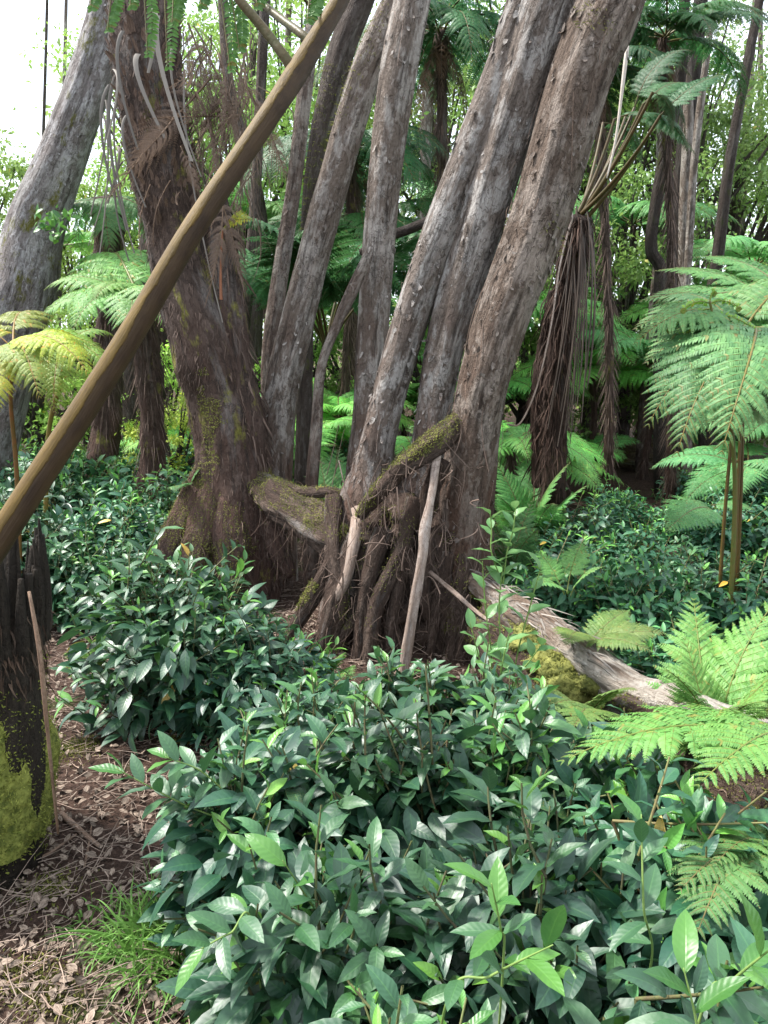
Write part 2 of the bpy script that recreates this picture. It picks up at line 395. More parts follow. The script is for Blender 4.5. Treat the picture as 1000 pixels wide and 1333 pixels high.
# ------------------------------------------------------------------ litter
def litter():
    n = 15000
    y = 1.3+rng.random(n)**1.5*5.2; x = rng.uniform(-.62, .40, n)*y*1.0
    m = (x < 1.4); x, y = x[m], y[m]; n = len(x)
    p = np.stack([x, y, gz(x, y)+rng.uniform(.002, .03, n)], -1)
    az = rng.uniform(0, 2*pi, n); D = np.stack([np.cos(az), np.sin(az), rng.normal(.1, .25, n)], -1)
    N = np.stack([rng.normal(0, .5, n), rng.normal(0, .5, n), np.ones(n)], -1)
    L = .010+.032*rng.random(n)**2
    mb = MB(); leaves(mb, p, D, N, L, L*rng.uniform(.4, .75, n), curv=rng.normal(.3, .8, n), fold=rng.normal(.1, .4, n), tint=rng.random(n)**1.5*.9, nu=4, nv=1, wav=.1)
    tag(mb.build('leaf_litter', MT['dleaf']), 'brown dead leaves scattered over the forest floor', 'leaf litter', kind='stuff')
    n = 9000
    y = 1.2+rng.random(n)**1.4*6.5; x = rng.uniform(-.62, .45, n)*y
    az = rng.uniform(0, 2*pi, n); L = rng.uniform(.03, .17, n)*(1+(rng.random(n) < .08)*1.3)
    a = np.stack([x, y, gz(x, y)+rng.uniform(.004, .035, n)], -1)
    d = np.stack([np.cos(az)*L, np.sin(az)*L, rng.normal(0, .12, n)*L], -1)
    mb = MB(); tubes(mb, a, a+d*.5+rng.normal(0, .12, (n, 3))*L[:, None]*.8, a+d, rng.uniform(.0007, .0024, n), rng.uniform(.0004, .0012, n), 4, 4, tint=rng.random(n)**1.3)
    tag(mb.build('twig_litter', MT['twig']), 'thin dry twigs and fern stems strewn on the forest floor', 'twig litter', kind='stuff')
litter()

# ------------------------------------------------------------------ tea shrubs
def bush_meshes(R, H, nsh, hi=2, seed=0, LS=1., young=.30, bias=None):
    st = np.random.default_rng(seed)
    th = st.uniform(0, 2*pi, nsh); sz = st.uniform(.0, 1, nsh)**.8; rr = np.sqrt(np.maximum(0, 1-sz**2))
    f = st.uniform(.55, 1.05, nsh)
    lump = 1+.18*vnoise(np.stack([np.cos(th)*1.6, np.sin(th)*1.6, sz*2], -1)+seed*5, seed)
    out = np.stack([np.cos(th)*rr, np.sin(th)*rr, sz], -1)
    tip = np.stack([R*out[:, 0], R*out[:, 1], H*(.22+.78*sz)], -1)*(f*lump)[:, None]
    ax = nrm(out*np.array([.8, .8, .3])+np.array([0, 0, .75])+st.normal(0, .28, (nsh, 3)))
    sl = st.uniform(.13, .26, nsh)*LS
    start = tip-ax*sl[:, None]; start[:, 2] = np.maximum(start[:, 2], .04)
    base = np.stack([st.normal(0, R*.14, nsh), st.normal(0, R*.14, nsh), np.full(nsh, -.03)], -1)
    mid = base*.5+start*.5; mid[:, :2] += start[:, :2]*-.15; mid[:, 2] += .05
    ms = MB(); tubes(ms, base, mid, start, .006*LS, .003*LS, 5 if hi else 3, 5 if hi > 1 else 4, tint=.5)
    mg = MB(); tubes(ms, start, (start+tip)/2+st.normal(0, .012, (nsh, 3)), tip, .0030*LS, .0016*LS, 4 if hi else 3, 5 if hi > 1 else 3)
    m = 9 if hi else 8
    k = np.arange(m); t = (k+.4)/m
    ref = nrm(np.cross(ax, st.normal(size=(nsh, 3)))); w = np.cross(ax, ref)
    ang = k*2.4+st.uniform(0, 6, nsh)[:, None]
    rad = ref[:, None]*np.cos(ang)[..., None]+w[:, None]*np.sin(ang)[..., None]
    al = np.radians(84-t*52)[None, :, None]+st.normal(0, .16, (nsh, m, 1))
    D = ax[:, None]*np.cos(al)+rad*np.sin(al)
    D[..., 2] -= .10
    p = start[:, None]+(tip-start)[:, None]*t[None, :, None]
    L = (.088-.045*t**3)[None]*st.uniform(.6, 1.25, (nsh, m))*LS
    N = ax[:, None]*.7+np.array([0, 0, .7])-rad*.1+st.normal(0, .22, (nsh, m, 3))
    ti = np.zeros((nsh, m)); isy = st.random(nsh) < young
    old = np.broadcast_to(~((k[None] >= m-3) & isy[:, None]), (nsh, m))
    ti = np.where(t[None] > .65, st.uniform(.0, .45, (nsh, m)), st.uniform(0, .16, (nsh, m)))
    fl = lambda a, sel: a[sel]
    kw = dict(nu=8, nv=2, wav=.07) if hi > 1 else (dict(nu=5, nv=1, wav=.05) if hi else dict(nu=3, nv=1))
    ml = MB(); my = MB()
    Wd = st.uniform(.31, .40, (nsh, m))*L; cv = st.uniform(.2, 1.15, (nsh, m))
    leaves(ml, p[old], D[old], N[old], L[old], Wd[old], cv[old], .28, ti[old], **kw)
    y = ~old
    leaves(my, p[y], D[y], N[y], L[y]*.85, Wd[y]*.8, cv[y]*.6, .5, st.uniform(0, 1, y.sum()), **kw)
    # older leaves inside the bush
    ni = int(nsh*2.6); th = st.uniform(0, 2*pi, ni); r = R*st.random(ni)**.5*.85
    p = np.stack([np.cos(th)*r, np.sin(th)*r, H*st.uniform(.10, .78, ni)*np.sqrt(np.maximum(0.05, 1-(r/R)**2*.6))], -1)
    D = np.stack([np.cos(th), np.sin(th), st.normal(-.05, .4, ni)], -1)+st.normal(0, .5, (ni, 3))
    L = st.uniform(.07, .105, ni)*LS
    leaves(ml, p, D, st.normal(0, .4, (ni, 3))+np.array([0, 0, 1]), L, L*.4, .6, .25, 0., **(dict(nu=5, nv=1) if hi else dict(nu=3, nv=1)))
    return ml, my, ms
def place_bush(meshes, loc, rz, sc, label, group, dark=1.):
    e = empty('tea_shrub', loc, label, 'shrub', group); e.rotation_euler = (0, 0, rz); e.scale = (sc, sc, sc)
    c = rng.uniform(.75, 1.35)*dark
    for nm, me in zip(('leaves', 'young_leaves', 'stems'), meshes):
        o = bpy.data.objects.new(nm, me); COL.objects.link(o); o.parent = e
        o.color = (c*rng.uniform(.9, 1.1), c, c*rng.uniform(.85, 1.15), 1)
    return e
def mk(R, H, n, **k):
    a, b, c = bush_meshes(R, H, n, **k)
    return (a.mesh('tea_leaves', MT['tea']), b.mesh('tea_young_leaves', MT['tea_young']), c.mesh('tea_stems', MT['stem']))
GF = 'tea shrubs massed in the foreground'
fg = [  # x, y, R, H, shoots, label
    (.02, .98, .30, .63, 150, 'dark glossy tea shrub at the bottom edge left of centre'),
    (.42, .92, .30, .63, 160, 'dark glossy tea shrub at the bottom edge right of centre'),
    (.80, 1.05, .30, .66, 150, 'large leaved glossy shrub filling the bottom right corner below the fern'),
    (-.12, 1.42, .30, .66, 150, 'glossy tea shrub directly beside the grass tuft'),
    (.28, 1.42, .33, .73, 180, 'glossy tea shrub in the very middle of the foreground mass'),
    (.66, 1.48, .32, .72, 170, 'glossy tea shrub left of the dim green fern at the right edge'),
    (-.30, 1.92, .31, .66, 140, 'glossy tea shrub whose long shoot reaches left over the bare litter'),
    (.06, 2.00, .32, .74, 170, 'glossy tea shrub right in front of the foot of the pale leaning branch'),
    (.40, 2.02, .30, .70, 150, 'glossy tea shrub in front of the lower trunk and the leafy sapling'),
    (.66, 1.95, .26, .60, 110, 'glossy tea shrub under the bright arching fern frond by the log'),
    (-.22, 2.45, .26, .56, 100, 'low glossy tea shrub between the foreground mass and the dark roots'),
    (.10, 2.62, .28, .58, 110, 'low glossy tea shrub touching the foot of the pale leaning branch'),
    (.42, 2.55, .26, .56, 100, 'low glossy tea shrub around the foot of the leafy sapling'),
]
for i, (x, y, R, H, n, lb) in enumerate(fg):
    place_bush(mk(R, H, n, hi=2, seed=40+i, LS=1.30, young=.36), (x, y, float(gz(x, y))), 0, 1, lb, GF)
# long shoots of the foreground mass
def shoot(mbl, mby, mbs, pts, m, L0, L1, ytip=2, seed=0, nu=8, wd=.36, tint=.12, alt=True, r=.0022, t0=.42):
    st = np.random.default_rng(seed); n = 30; c = resample(pts, n); T = nrm(np.gradient(c, axis=0))
    tube(mbs, pts, [r]*(len(pts)-1)+[r*.5], 6, .02)
    for k in range(m):
        t = t0+(.98-t0)*(k+.5)/m; i = min(n-1, int(t*n)); ax = T[i]
        s = nrm(np.cross(ax, [0, 0, 1.])); u = np.cross(s, ax)
        a = k*2.4+st.normal(0, .2) if alt else (k % 2)*pi+st.normal(0, .35)
        rad = s*cos(a)+u*sin(a)
        al = math.radians(78-(t-t0)/(1-t0)*48)
        d = ax*cos(al)+rad*sin(al); L = (L0*(1-t)+L1*t)*st.uniform(.85, 1.15)
        tgt = mby if k >= m-ytip else mbl
        leaves(tgt, c[i:i+1], d[None], (np.array([0, 0, 1.])*1.2+ax*.4+st.normal(0, .2, 3))[None], L, L*wd, st.uniform(.2, .8), .25, st.uniform(0, .5) if tgt is mby else tint+st.uniform(0, .2), nu=nu, nv=2, wav=.05)
def shoot_bush(name, loc, shoots, label, cat='shrub', mats=('tea', 'tea_young', 'greenstem'), group=None, **kw):
    l, y, s = MB(), MB(), MB()
    for i, (pts, m, L0, L1, yt) in enumerate(shoots): shoot(l, y, s, pts, m, L0, L1, yt, seed=i+5, **kw)
    e = empty(name, loc, label, cat, group)
    for nm, b, mt in zip(('leaves', 'young_leaves', 'stems'), (l, y, s), mats):
        if b.n: b.build(nm, MT[mt], e)
    return e
arch = [P(300, 1060, 1.85), P(240, 1050, 1.8), P(185, 1010, 1.78), P(130, 995, 1.76)]
shoot_bush('tea_shoot', G(330, 1.95), [
    ([G(400, 1.95), P(340, 1130, 1.92), P(300, 1075, 1.85), P(235, 1045, 1.82), P(150, 1000, 1.78)], 20, .125, .09, 2),
    ([G(380, 1.95), P(330, 1080, 1.88), P(270, 1010, 1.85), P(215, 985, 1.82)], 14, .11, .085, 2),
    ([G(330, 1.30), P(330, 1210, 1.35), P(300, 1215, 1.3), P(262, 1235, 1.25)], 8, .095, .085, 1),
    ([G(420, 1.6), P(460, 1240, 1.55), P(415, 1190, 1.5), P(368, 1120, 1.45)], 6, .085, .12, 2)],
    'arching tea shoots with large pale green blades hanging over the grass and litter')
shoot_bush('tea_shoot', G(640, 1.2), [
    ([G(660, 1.2), P(655, 1260, 1.15), P(652, 1210, 1.12), P(640, 1150, 1.1)], 6, .08, .085, 4),
    ([G(560, 1.2), P(580, 1310, 1.08), P(640, 1270, 1.05), P(720, 1230, 1.0)], 7, .08, .085, 3),
    ([G(900, 1.0), P(910, 1330, .98), P(950, 1280, .98), P(1010, 1230, .95)], 8, .085, .09, 4),
    ([G(900, .95), P(905, 1400, .9), P(908, 1340, .88), P(890, 1260, .9)], 6, .09, .095, 3),
    ([G(830, 1.3), P(845, 1270, 1.25), P(838, 1180, 1.2), P(835, 1060, 1.25)], 8, .09, .08, 1)],
    'light green upright shoots rising from the front right of the tea shrubs')
shoot_bush('sapling', G(655, 3.0), [
    ([G(650, 3.05), P(652, 880, 3.0), P(650, 790, 3.0), P(655, 735, 2.98)], 14, .12, .08, 3),
    ([G(668, 3.05), P(672, 860, 3.0), P(690, 790, 2.98), P(705, 735, 2.96)], 12, .125, .08, 2),
    ([G(646, 3.1), P(640, 860, 3.05), P(632, 790, 3.02), P(628, 730, 3.0)], 11, .11, .07, 2),
    ([G(640, 3.0), P(632, 890, 2.95), P(622, 850, 2.93), P(612, 810, 2.92)], 9, .11, .08, 2),
    ([G(660, 3.0), P(670, 890, 2.92), P(690, 860, 2.9), P(708, 835, 2.88)], 9, .11, .08, 2),
    ([G(655, 2.95), P(650, 900, 2.9), P(655, 860, 2.86), P(665, 815, 2.84)], 9, .12, .08, 2),
    ([P(655, 760, 2.99), P(660, 720, 3.), P(668, 690, 3.0), P(672, 655, 3.0)], 9, .10, .07, 3),
    ([P(655, 760, 3.02), P(640, 720, 3.02), P(640, 690, 3.03), P(638, 665, 3.03)], 8, .09, .07, 3)],
    'slender sapling with soft light green blades growing against the bleached log', 'sapling', ('sap', 'sap', 'greenstem'), wd=.5, r=.003, t0=.05)

# mid distance shrubs
place_bush(mk(.48, .76, 210, hi=1, seed=90, LS=1.22, young=.45), (*G(228, 3.25)[:2], float(gz(-.8, 3.25))), 0, 1, 'broad glossy tea shrub left of the root mass, in front of the shaggy trunk', None)
place_bush(mk(.36, .55, 150, hi=1, seed=91, young=.3), (*G(330, 3.05)[:2], 0), 0, 1, 'low dark tea shrub beside the foot of the root mass on its left', None)
V = [mk(.46, .68, 165, hi=1, LS=1.25, seed=100+i, young=[.3, .5, .25][i]) for i in range(3)]
Vl = [mk(.52, .70, 170, hi=0, seed=110+i, young=[.4, .6][i], LS=1.35) for i in range(2)]
midl = [ # px, Y, scale, dark, label
    (110, 4.5, .80, .95, 'glossy tea shrub just behind the broken stump'),
    (205, 4.9, .78, 1., 'glossy tea shrub with fresh green tips left of the shaggy trunk foot'),
    (25, 4.7, 1., .9, 'dark tea shrub at the left edge behind the diagonal stalk'),
    (150, 5.3, 1., 1., 'tea shrub below the middle of the diagonal stalk'),
    (225, 5.9, .95, 1., 'shrub against the left side of the shaggy trunk'),
    (60, 5.8, 1.05, .95, 'tea shrub crossed by the stems of the yellowing fern'),
    (-30, 5.6, 1.05, .9, 'tea shrub cut by the left edge beside the yellowing fern stem')]
for i, (px, Y, s, d, lb) in enumerate(midl):
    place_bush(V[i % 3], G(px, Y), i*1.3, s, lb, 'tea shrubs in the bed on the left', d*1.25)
farl = [(190, 6.8, 'shiny shrub in the far left bed under the light green fern'), (110, 7.0, 'shiny shrub in the far left bed behind the diagonal stalk'), (20, 7.0, 'shiny shrub in the far left bed at the photo edge'),
        (240, 7.7, 'far shrub in the sunny gap beside the shaggy trunk'), (160, 8.2, 'far shrub in the sunny gap under the fern'), (70, 8.4, 'far shrub below the drooping yellow frond'), (430, 8.0, 'far shrub seen between the thin trunk and the grey trunks'), (380, 9.2, 'far shrub behind the slim leaning sapling trunk'), (460, 10., 'farthest shrub in the gap left of the grey trunks')]
for i, (px, Y, lb) in enumerate(farl):
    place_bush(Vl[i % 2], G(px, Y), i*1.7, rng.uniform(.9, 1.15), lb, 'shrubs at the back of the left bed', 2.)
midr = [
    (745, 4.2, .80, .9, 'tea shrub right behind the bleached log and small fern'),
    (840, 3.9, .80, .95, 'tea shrub behind the bright lower fern'),
    (930, 4.1, .85, .95, 'tea shrub at the foot of the reddish fern stems'),
    (1010, 3.9, .8, .9, 'tea shrub at the right edge above the bright fern'),
    (900, 3.2, .62, .9, 'small tea shrub under the bright fern at the right edge'),
    (700, 5.1, .70, .95, 'tea shrub right of the big trunk foot'),
    (760, 5.5, .80, .95, 'tea shrub in the middle of the right hand bed'),
    (830, 5.0, .72, .95, 'tea shrub left of the drooping blue green frond'),
    (960, 5.4, .85, .9, 'tea shrub behind the reddish fern stems'),
    (1040, 5.2, .9, .9, 'tea shrub cut by the right edge behind the fern stems')]
for i, (px, Y, s, d, lb) in enumerate(midr):
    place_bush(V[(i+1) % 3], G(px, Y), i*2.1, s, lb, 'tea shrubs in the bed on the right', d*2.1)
farr = [(690, 6.4, 'far tea shrub beside the low ferns right of the big trunk'), (800, 6.6, 'far tea shrub in front of the bare red soil'), (880, 6.3, 'far tea shrub below the large tree fern fronds'),
        (945, 7.0, 'far tea shrub right of the mossy lying log'), (1010, 6.8, 'far tea shrub at the right edge'), (890, 7.6, 'far tea shrub next to the mossy lying log'), (1000, 8.2, 'farthest tea shrub at the right edge')]
for i, (px, Y, lb) in enumerate(farr):
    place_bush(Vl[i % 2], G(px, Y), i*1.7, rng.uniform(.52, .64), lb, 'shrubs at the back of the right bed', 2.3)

# ------------------------------------------------------------------ fern fronds
def frond_mesh(e0, e1, stipe, npin, pl, nsub, sr, hi=1, seed=0, pdroop=.25, gap=0., curlb=0., sag=1.2, thin=1.):
    """unit frond from the origin along +X arching in XZ"""
    st = np.random.default_rng(seed); n = 60
    t = np.linspace(0, 1, n); ph = np.radians(e0+(e1-e0)*t**sag)
    dx = np.cos(ph); dz = np.sin(ph); x = np.concatenate([[0], np.cumsum((dx[1:]+dx[:-1])/2)])/(n-1); z = np.concatenate([[0], np.cumsum((dz[1:]+dz[:-1])/2)])/(n-1)
    y = .03*np.sin(t*3+seed)*t
    C = np.stack([x, y, z], -1); T = nrm(np.gradient(C, axis=0)); Yv = nrm(np.cross([0, 0, 1.], T)+np.array([0, 1e-6, 0])); Nn = nrm(np.cross(T, Yv))
    ms = MB(); tube(ms, C[::4], np.linspace(.0085, .0018, len(C[::4]))*thin, 6 if hi else 4, .03)
    k = np.arange(npin); tk = stipe+(1-stipe)*((k+.3)/npin)**.92; tk = np.minimum(tk, .995)
    u = (tk-stipe)/(1-stipe)
    Lp = pl*np.sin(np.pi*np.clip(.12+.88*u, 0, 1)**.62)**.9*(1-.25*u)+.008
    ml = MB(); PB = []; PD = []; PN = []; PL = []; PS = []
    for s in (-1, 1):
        keep = st.random(npin) > gap
        i = np.minimum((tk*(n-1)).astype(int), n-1)
        a = np.radians(72-34*u)+st.normal(0, .05, npin)
        D = T[i]*np.cos(a)[:, None]+Yv[i]*s*np.sin(a)[:, None]+Nn[i]*.10
        PB.append(C[i][keep]); PD.append(D[keep]); PN.append(Nn[i][keep]); PL.append((Lp*st.uniform(.9, 1.08, npin))[keep]); PS.append(np.full(keep.sum(), s))
    PB, PD, PN, PL, PS = [np.concatenate(q) for q in (PB, PD, PN, PL, PS)]
    m = len(PB)
    dr = pdroop*st.uniform(.7, 1.3, m)
    tip = PB+PD*PL[:, None]; midp = PB+PD*PL[:, None]*.5+PN*(PL*dr*.25)[:, None]; tip = tip-np.array([0, 0, 1.])*(PL*dr)[:, None]
    tubes(ms, PB, midp, tip, .0022*thin, .0007*thin, 5, 4 if hi else 3, tint=.0)
    sj = (np.arange(nsub)+.5)/nsub
    c = (1-sj)[None, :, None]**2*PB[:, None]+2*(sj*(1-sj))[None, :, None]*midp[:, None]+(sj**2)[None, :, None]*tip[:, None]
    tt = nrm(2*(1-sj)[None, :, None]*(midp-PB)[:, None]+2*sj[None, :, None]*(tip-midp)[:, None])
    bn = nrm(np.cross(PN[:, None], tt)); n2 = np.cross(tt, bn)
    pr = np.sin(np.pi*np.clip(.18+.82*sj, 0, 1)**.75)**.7*(1-.3*sj)+.05
    for s in (-1, 1):
        a = np.radians(74-20*sj)[None, :, None]
        d = tt*np.cos(a)+bn*s*np.sin(a)-np.array([0, 0, .12])+st.normal(0, .05, tt.shape)
        l = (PL[:, None]*sr*pr[None])*st.uniform(.88, 1.1, (m, nsub))
        wgap = PL[:, None]/nsub*np.ones((1, nsub))
        w = np.minimum(wgap*(1.0 if hi < 2 else 1.25), l*.5)
        kk = dict(nu=10, nv=1, serr=.28, peak=.35, base=.7) if hi == 2 else (dict(nu=3, nv=1, peak=.35, base=.8) if hi == 1 else dict(nu=2, nv=1, peak=.4, base=.8))
        f = lambda q: q.reshape(-1, 3)
        leaves(ml, f(c), f(d), f(n2+st.normal(0, .12, n2.shape)), l.ravel(), w.ravel(), st.uniform(.1, .7, l.size), .2, np.repeat(st.uniform(0, .25, m), nsub), **kk)
    tipl = C[-1]
    return ml.mesh('frond_leaflets', MT['fern']), ms.mesh('frond_stalk', MT['stalk']), tipl
FV = {
 'tall': frond_mesh(80, -42, .34, 22, .33, 24, .17, 1, 1, pdroop=.35),        # ground fern with long stipe
 'arch': frond_mesh(48, -40, .14, 24, .30, 26, .17, 1, 2, pdroop=.35),
 'droop': frond_mesh(22, -68, .12, 22, .27, 24, .17, 0, 3, pdroop=.55),
 'up': frond_mesh(68, -12, .26, 22, .30, 22, .17, 0, 4, pdroop=.30),
 'flat': frond_mesh(24, -22, .15, 22, .30, 24, .20, 1, 5, pdroop=.22),
 'near': frond_mesh(30, -28, .16, 21, .27, 22, .20, 2, 6, pdroop=.20),
 'lowflat': frond_mesh(26, -26, .16, 18, .30, 16, .20, 0, 7, pdroop=.25),
 'sparse': frond_mesh(48, -34, .22, 20, .28, 22, .16, 1, 8, pdroop=.45, gap=.10),
 'small': frond_mesh(50, -5, .28, 14, .26, 13, .24, 1, 9, pdroop=.15),
 'dead': frond_mesh(-50, -88, .10, 26, .13, 18, .20, 0, 10, pdroop=.8, gap=.3),
}
def add_frond(root, base, tip, var, color=(1, 1, 1), roll=None, stc=(1, 1, 1), mat=None, name='frond', mult=None):
    ml, ms, tl = FV[var]
    base = np.asarray(base, float); v = np.asarray(tip, float)-base
    ls = np.linalg.norm(tl); s = np.linalg.norm(v)/ls
    az = math.atan2(v[1], v[0])-math.atan2(tl[1], tl[0]); ev = math.atan2(v[2], math.hypot(v[0], v[1])); el = math.atan2(tl[2], tl[0])
    if roll is None: roll = rng.normal(0, .08)
    if not mat and base[1] > 3: roll = roll+.45*v[0]/(abs(v[0])+abs(v[1])+1e-6)
    Q = Quaternion((0, 0, 1), az) @ Quaternion((0, -1, 0), ev-el) @ Quaternion((1, 0, 0), roll)
    if mat:
        key = (ml.name, mat)
        if key not in _mc:
            c1 = ml.copy(); c1.materials[0] = MT[mat]; c2 = ms.copy(); c2.materials[0] = MT[mat]; _mc[key] = (c1, c2)
        ml, ms = _mc[key]
    o = bpy.data.objects.new(name, ml); COL.objects.link(o); o.parent = root
    rl = root.location
    o.location = Vector(base.tolist())-rl; o.rotation_mode = 'QUATERNION'; o.rotation_quaternion = Q; o.scale = (s, s, s)
    o.color = (*color, 1)
    p = bpy.data.objects.new('stalk', ms); COL.objects.link(p); p.parent = o; p.color = (*stc, 1)
    return o
_mc = {}
def cr(c, d=.12): return tuple(float(x*rng.uniform(1-d, 1+d)) for x in c)
def crown_fern(base, crown, n, L, var, label, group=None, color=(1, 1, 1), az0=0, azr=2*pi, drop=(.0, .3), trunk=None, cat='tree fern', skirt=0, name='tree_fern', rt=.09, tm='shag', stc=(.8, .7, .6), old=0., up=0.):
    base = np.asarray(base, float); crown = np.asarray(crown, float)
    e = empty(name, base, label, cat, group)
    if trunk:
        mb = MB(); mdl = (base+crown)/2+np.array([.06, .03, 0])
        X, N, T = tube(mb, [base-[0, 0, .1], mdl, crown], [rt*1.35, rt, rt*1.05], 20, .05, .35, 8, 1., seed=int(rng.integers(99)))
        pp, nn = pick(X, N, int(260*max(1, np.linalg.norm(crown-base))))
        mf = MB(); ribbons(mf, pp, nn*.5+np.array([0, 0, -1]), rng.uniform(.05, .2, len(pp)), .007, .2, 3, tint=rng.random(len(pp)))
        merge(mb, mf, 1); mb.build('trunk', [MT[tm], MT['fibre']], e)
    for i in range(n):
        a = az0+azr*(i+rng.uniform(-.25, .25))/n
        l = L*rng.uniform(.8, 1.12); d = rng.uniform(*drop)
        hz = l*.72
        t = crown+np.array([cos(a)*hz, sin(a)*hz, (up-d)*l])
        c = cr(color)
        add_frond(e, crown+rng.normal(0, .02, 3), t, var if isinstance(var, str) else var[i % len(var)], c, rng.normal(0, .12), stc)
    for i in range(skirt):
        a = rng.uniform(0, 2*pi); l = L*rng.uniform(.35, .7)
        t = crown+np.array([cos(a)*.25*l, sin(a)*.25*l, -.9*l])
        add_frond(e, crown-[0, 0, .05], t, 'dead', cr((.7, .6, .5)), 0, (.8, .8, .8), 'dead', 'dead_frond')
    return e
GREEN = (1, 1, 1); LIME = (1.9, 1.45, .9); BLUEG = (1.4, 1.45, 1.4); DARK = (.5, .62, .7); YEL = (3.6, 2.1, .7); BRIGHT = (1.6, 1.55, 1.05)

# right hand large fern (stems rise behind the bed, crown arches left)
b = G(958, 4.0)
e = empty('large_fern', b, 'large blue green fern on reddish stems arching in from the right edge', 'fern')
crn = P(968, 438, 4.05)
for tx, ty, tY, c in [(818, 452, 3.75, BLUEG), (828, 560, 3.6, (1., 1.1, 1.1)), (872, 600, 3.35, (1.05, 1.15, 1.1)), (925, 600, 3.2, BLUEG), (1075, 560, 3.4, BLUEG), (1110, 470, 3.8, BLUEG), (850, 400, 4.5, (.8, .95, 1.05)), (1050, 390, 4.6, BLUEG)]:
    add_frond(e, crn+rng.normal(0, .015, 3), P(tx, ty, tY), 'arch', cr(c, .05), None, (1.1, 1., .6))
for q in range(3):
    mb = MB(); q0 = b+np.array([(-.03, .04, .0)[q], (.03, 0, -.05)[q], 0]); tubes(mb, q0, (q0+crn)/2+[(-.04, .03, .015)[q], 0, 0], crn, .011, .008, 10, 8); mb.build('stalk', MT['stalk'], e, color=(.75, .55, .4))
b2 = G(1050, 4.6)
e = empty('large_fern', b2, 'big fern whose ribbed fronds arch over the upper right of the bed', 'fern')
for tx, ty, tY in [(828, 392, 4.5), (820, 430, 4.3), (850, 352, 4.9), (905, 335, 5.2), (835, 475, 4.1), (1180, 420, 4.6), (1150, 350, 5.)]:
    add_frond(e, P(1015+rng.uniform(-10, 20), 375+rng.uniform(-15, 40), 4.6), P(tx, ty, tY), 'flat', cr((1.25, 1.4, 1.35), .06), .1)
mb = MB(); tubes(mb, [b2, b2+[.05, 0, 0]], [b2+[0, 0, .9], b2+[.1, 0, .9]], [P(1010, 400, 4.7), P(1025, 430, 4.7)], .014, .010, 8, 6); mb.build('stalk', MT['stalk'], e)
# young unfurling frond
b = G(962, 3.85)
e = empty('unfurling_frond', b, 'upright young frond with curled lime tips in front of the large fern', 'fern frond')
mb = MB(); pts = [b, P(957, 640, 3.83), P(945, 500, 3.8), P(932, 430, 3.78), P(924, 392, 3.76)]
tube(mb, pts, [.013, .012, .009, .007, .006], 8, .03); mb.build('stalk', MT['stalk'], e, color=(.9, 1.0, .7))
ml = MB(); ms = MB()
for k, (t0x, t0y, t1x, t1y) in enumerate([(924, 395, 890, 402), (924, 395, 962, 400), (926, 402, 872, 428), (928, 410, 985, 430), (932, 432, 880, 440), (936, 450, 990, 470), (938, 462, 890, 478), (943, 480, 985, 505), (946, 500, 905, 520), (924, 392, 930, 380)]):
    A = P(t0x, t0y, 3.78); C = P(t1x, t1y, 3.72+rng.uniform(-.05, .1)); L = np.linalg.norm(C-A)
    Bm = (A+C)/2+np.array([0, 0, .04]); t = np.linspace(.1, 1, 16)[:, None]
    tubes(ms, A, Bm, C, .003, .0015, 6, 5)
    cc = (1-t)**2*A+2*t*(1-t)*Bm+t*t*C
    for s in (-1, 1):
        d = nrm(C-A)[None]*.4+np.array([0, 0, s*.9]); leaves(ml, cc, np.repeat(d, 16, 0)+rng.normal(0, .25, (16, 3)), rng.normal(0, .3, (16, 3))+np.array([0, -1, .3]), rng.uniform(.016, .03, 16), .010, 1.8, .3, 0, nu=3, nv=1)
    a = np.linspace(0, 4*pi, 14); r = np.linspace(.014, .003, 14)
    tube(ms, C+np.stack([np.cos(a)*r, a*0, np.sin(a)*r-.01], -1), np.full(14, .0035), 5, .004)
ml.build('leaflets', MT['fern'], e, color=(2.2, 1.9, .7)); ms.build('curled_tip', MT['stalk'], e, color=(1.2, 1.6, .7))
# greyish old frond at the right edge
b = G(1030, 3.6); e = empty('old_fern', b, 'pale grey green fronds lying level at the right edge', 'fern')
add_frond(e, P(1060, 545, 3.5), P(912, 553, 3.4), 'flat', (1.6, 1.15, 1.3)); add_frond(e, P(1080, 560, 3.6), P(930, 528, 3.5), 'flat', (1.8, 1.3, 1.5)); add_frond(e, P(1030, 560, 3.4), P(1180, 500, 3.6), 'flat', (1.5, 1.1, 1.2))
mb = MB(); tubes(mb, b, b+[.1, 0, .6], P(1065, 550, 3.52), .012, .008, 8, 6); mb.build('stalk', MT['stalk'], e, color=(.7, .7, .5))
# near ferns on the right
def ground_fern(px, Y, tips, var, color, label, h=None, group=None, stc=(1, 1, 1), d=.06, cat='fern'):
    b = G(px, Y) if h is None else P(px, h, Y)
    e = empty('fern', b, label, cat, group)
    for q in tips:
        tx, ty, tY = q[:3]; c = q[3] if len(q) > 3 else color
        add_frond(e, b+rng.normal(0, .012, 3), P(tx, ty, tY), q[4] if len(q) > 4 else var, cr(c, d), rng.normal(0, .1), stc)
    return e
ground_fern(945, 2.45, [(862, 868, 2.3), (905, 775, 2.9), (1020, 775, 2.7), (1060, 850, 2.4), (990, 915, 2.0), (890, 825, 2.6)], 'near', BRIGHT, 'bright green fern with toothed fronds at the right edge above the log', stc=(1, 1.4, .8))
ground_fern(1060, 1.95, [(722, 998, 1.75), (790, 955, 2.0, BRIGHT), (900, 1030, 1.5)], 'near', (1.45, 1.5, 1.05), 'long bright fern frond reaching left across the lower log', h=985, stc=(1, 1.4, .8))
ground_fern(1010, 1.62, [(865, 1085, 1.5), (880, 1165, 1.3), (905, 1235, 1.2), (960, 1060, 1.7), (1080, 1100, 1.4), (930, 1130, 1.35)], 'near', (.95, 1.0, .8), 'dim green fern at the right edge below the log', h=1110)
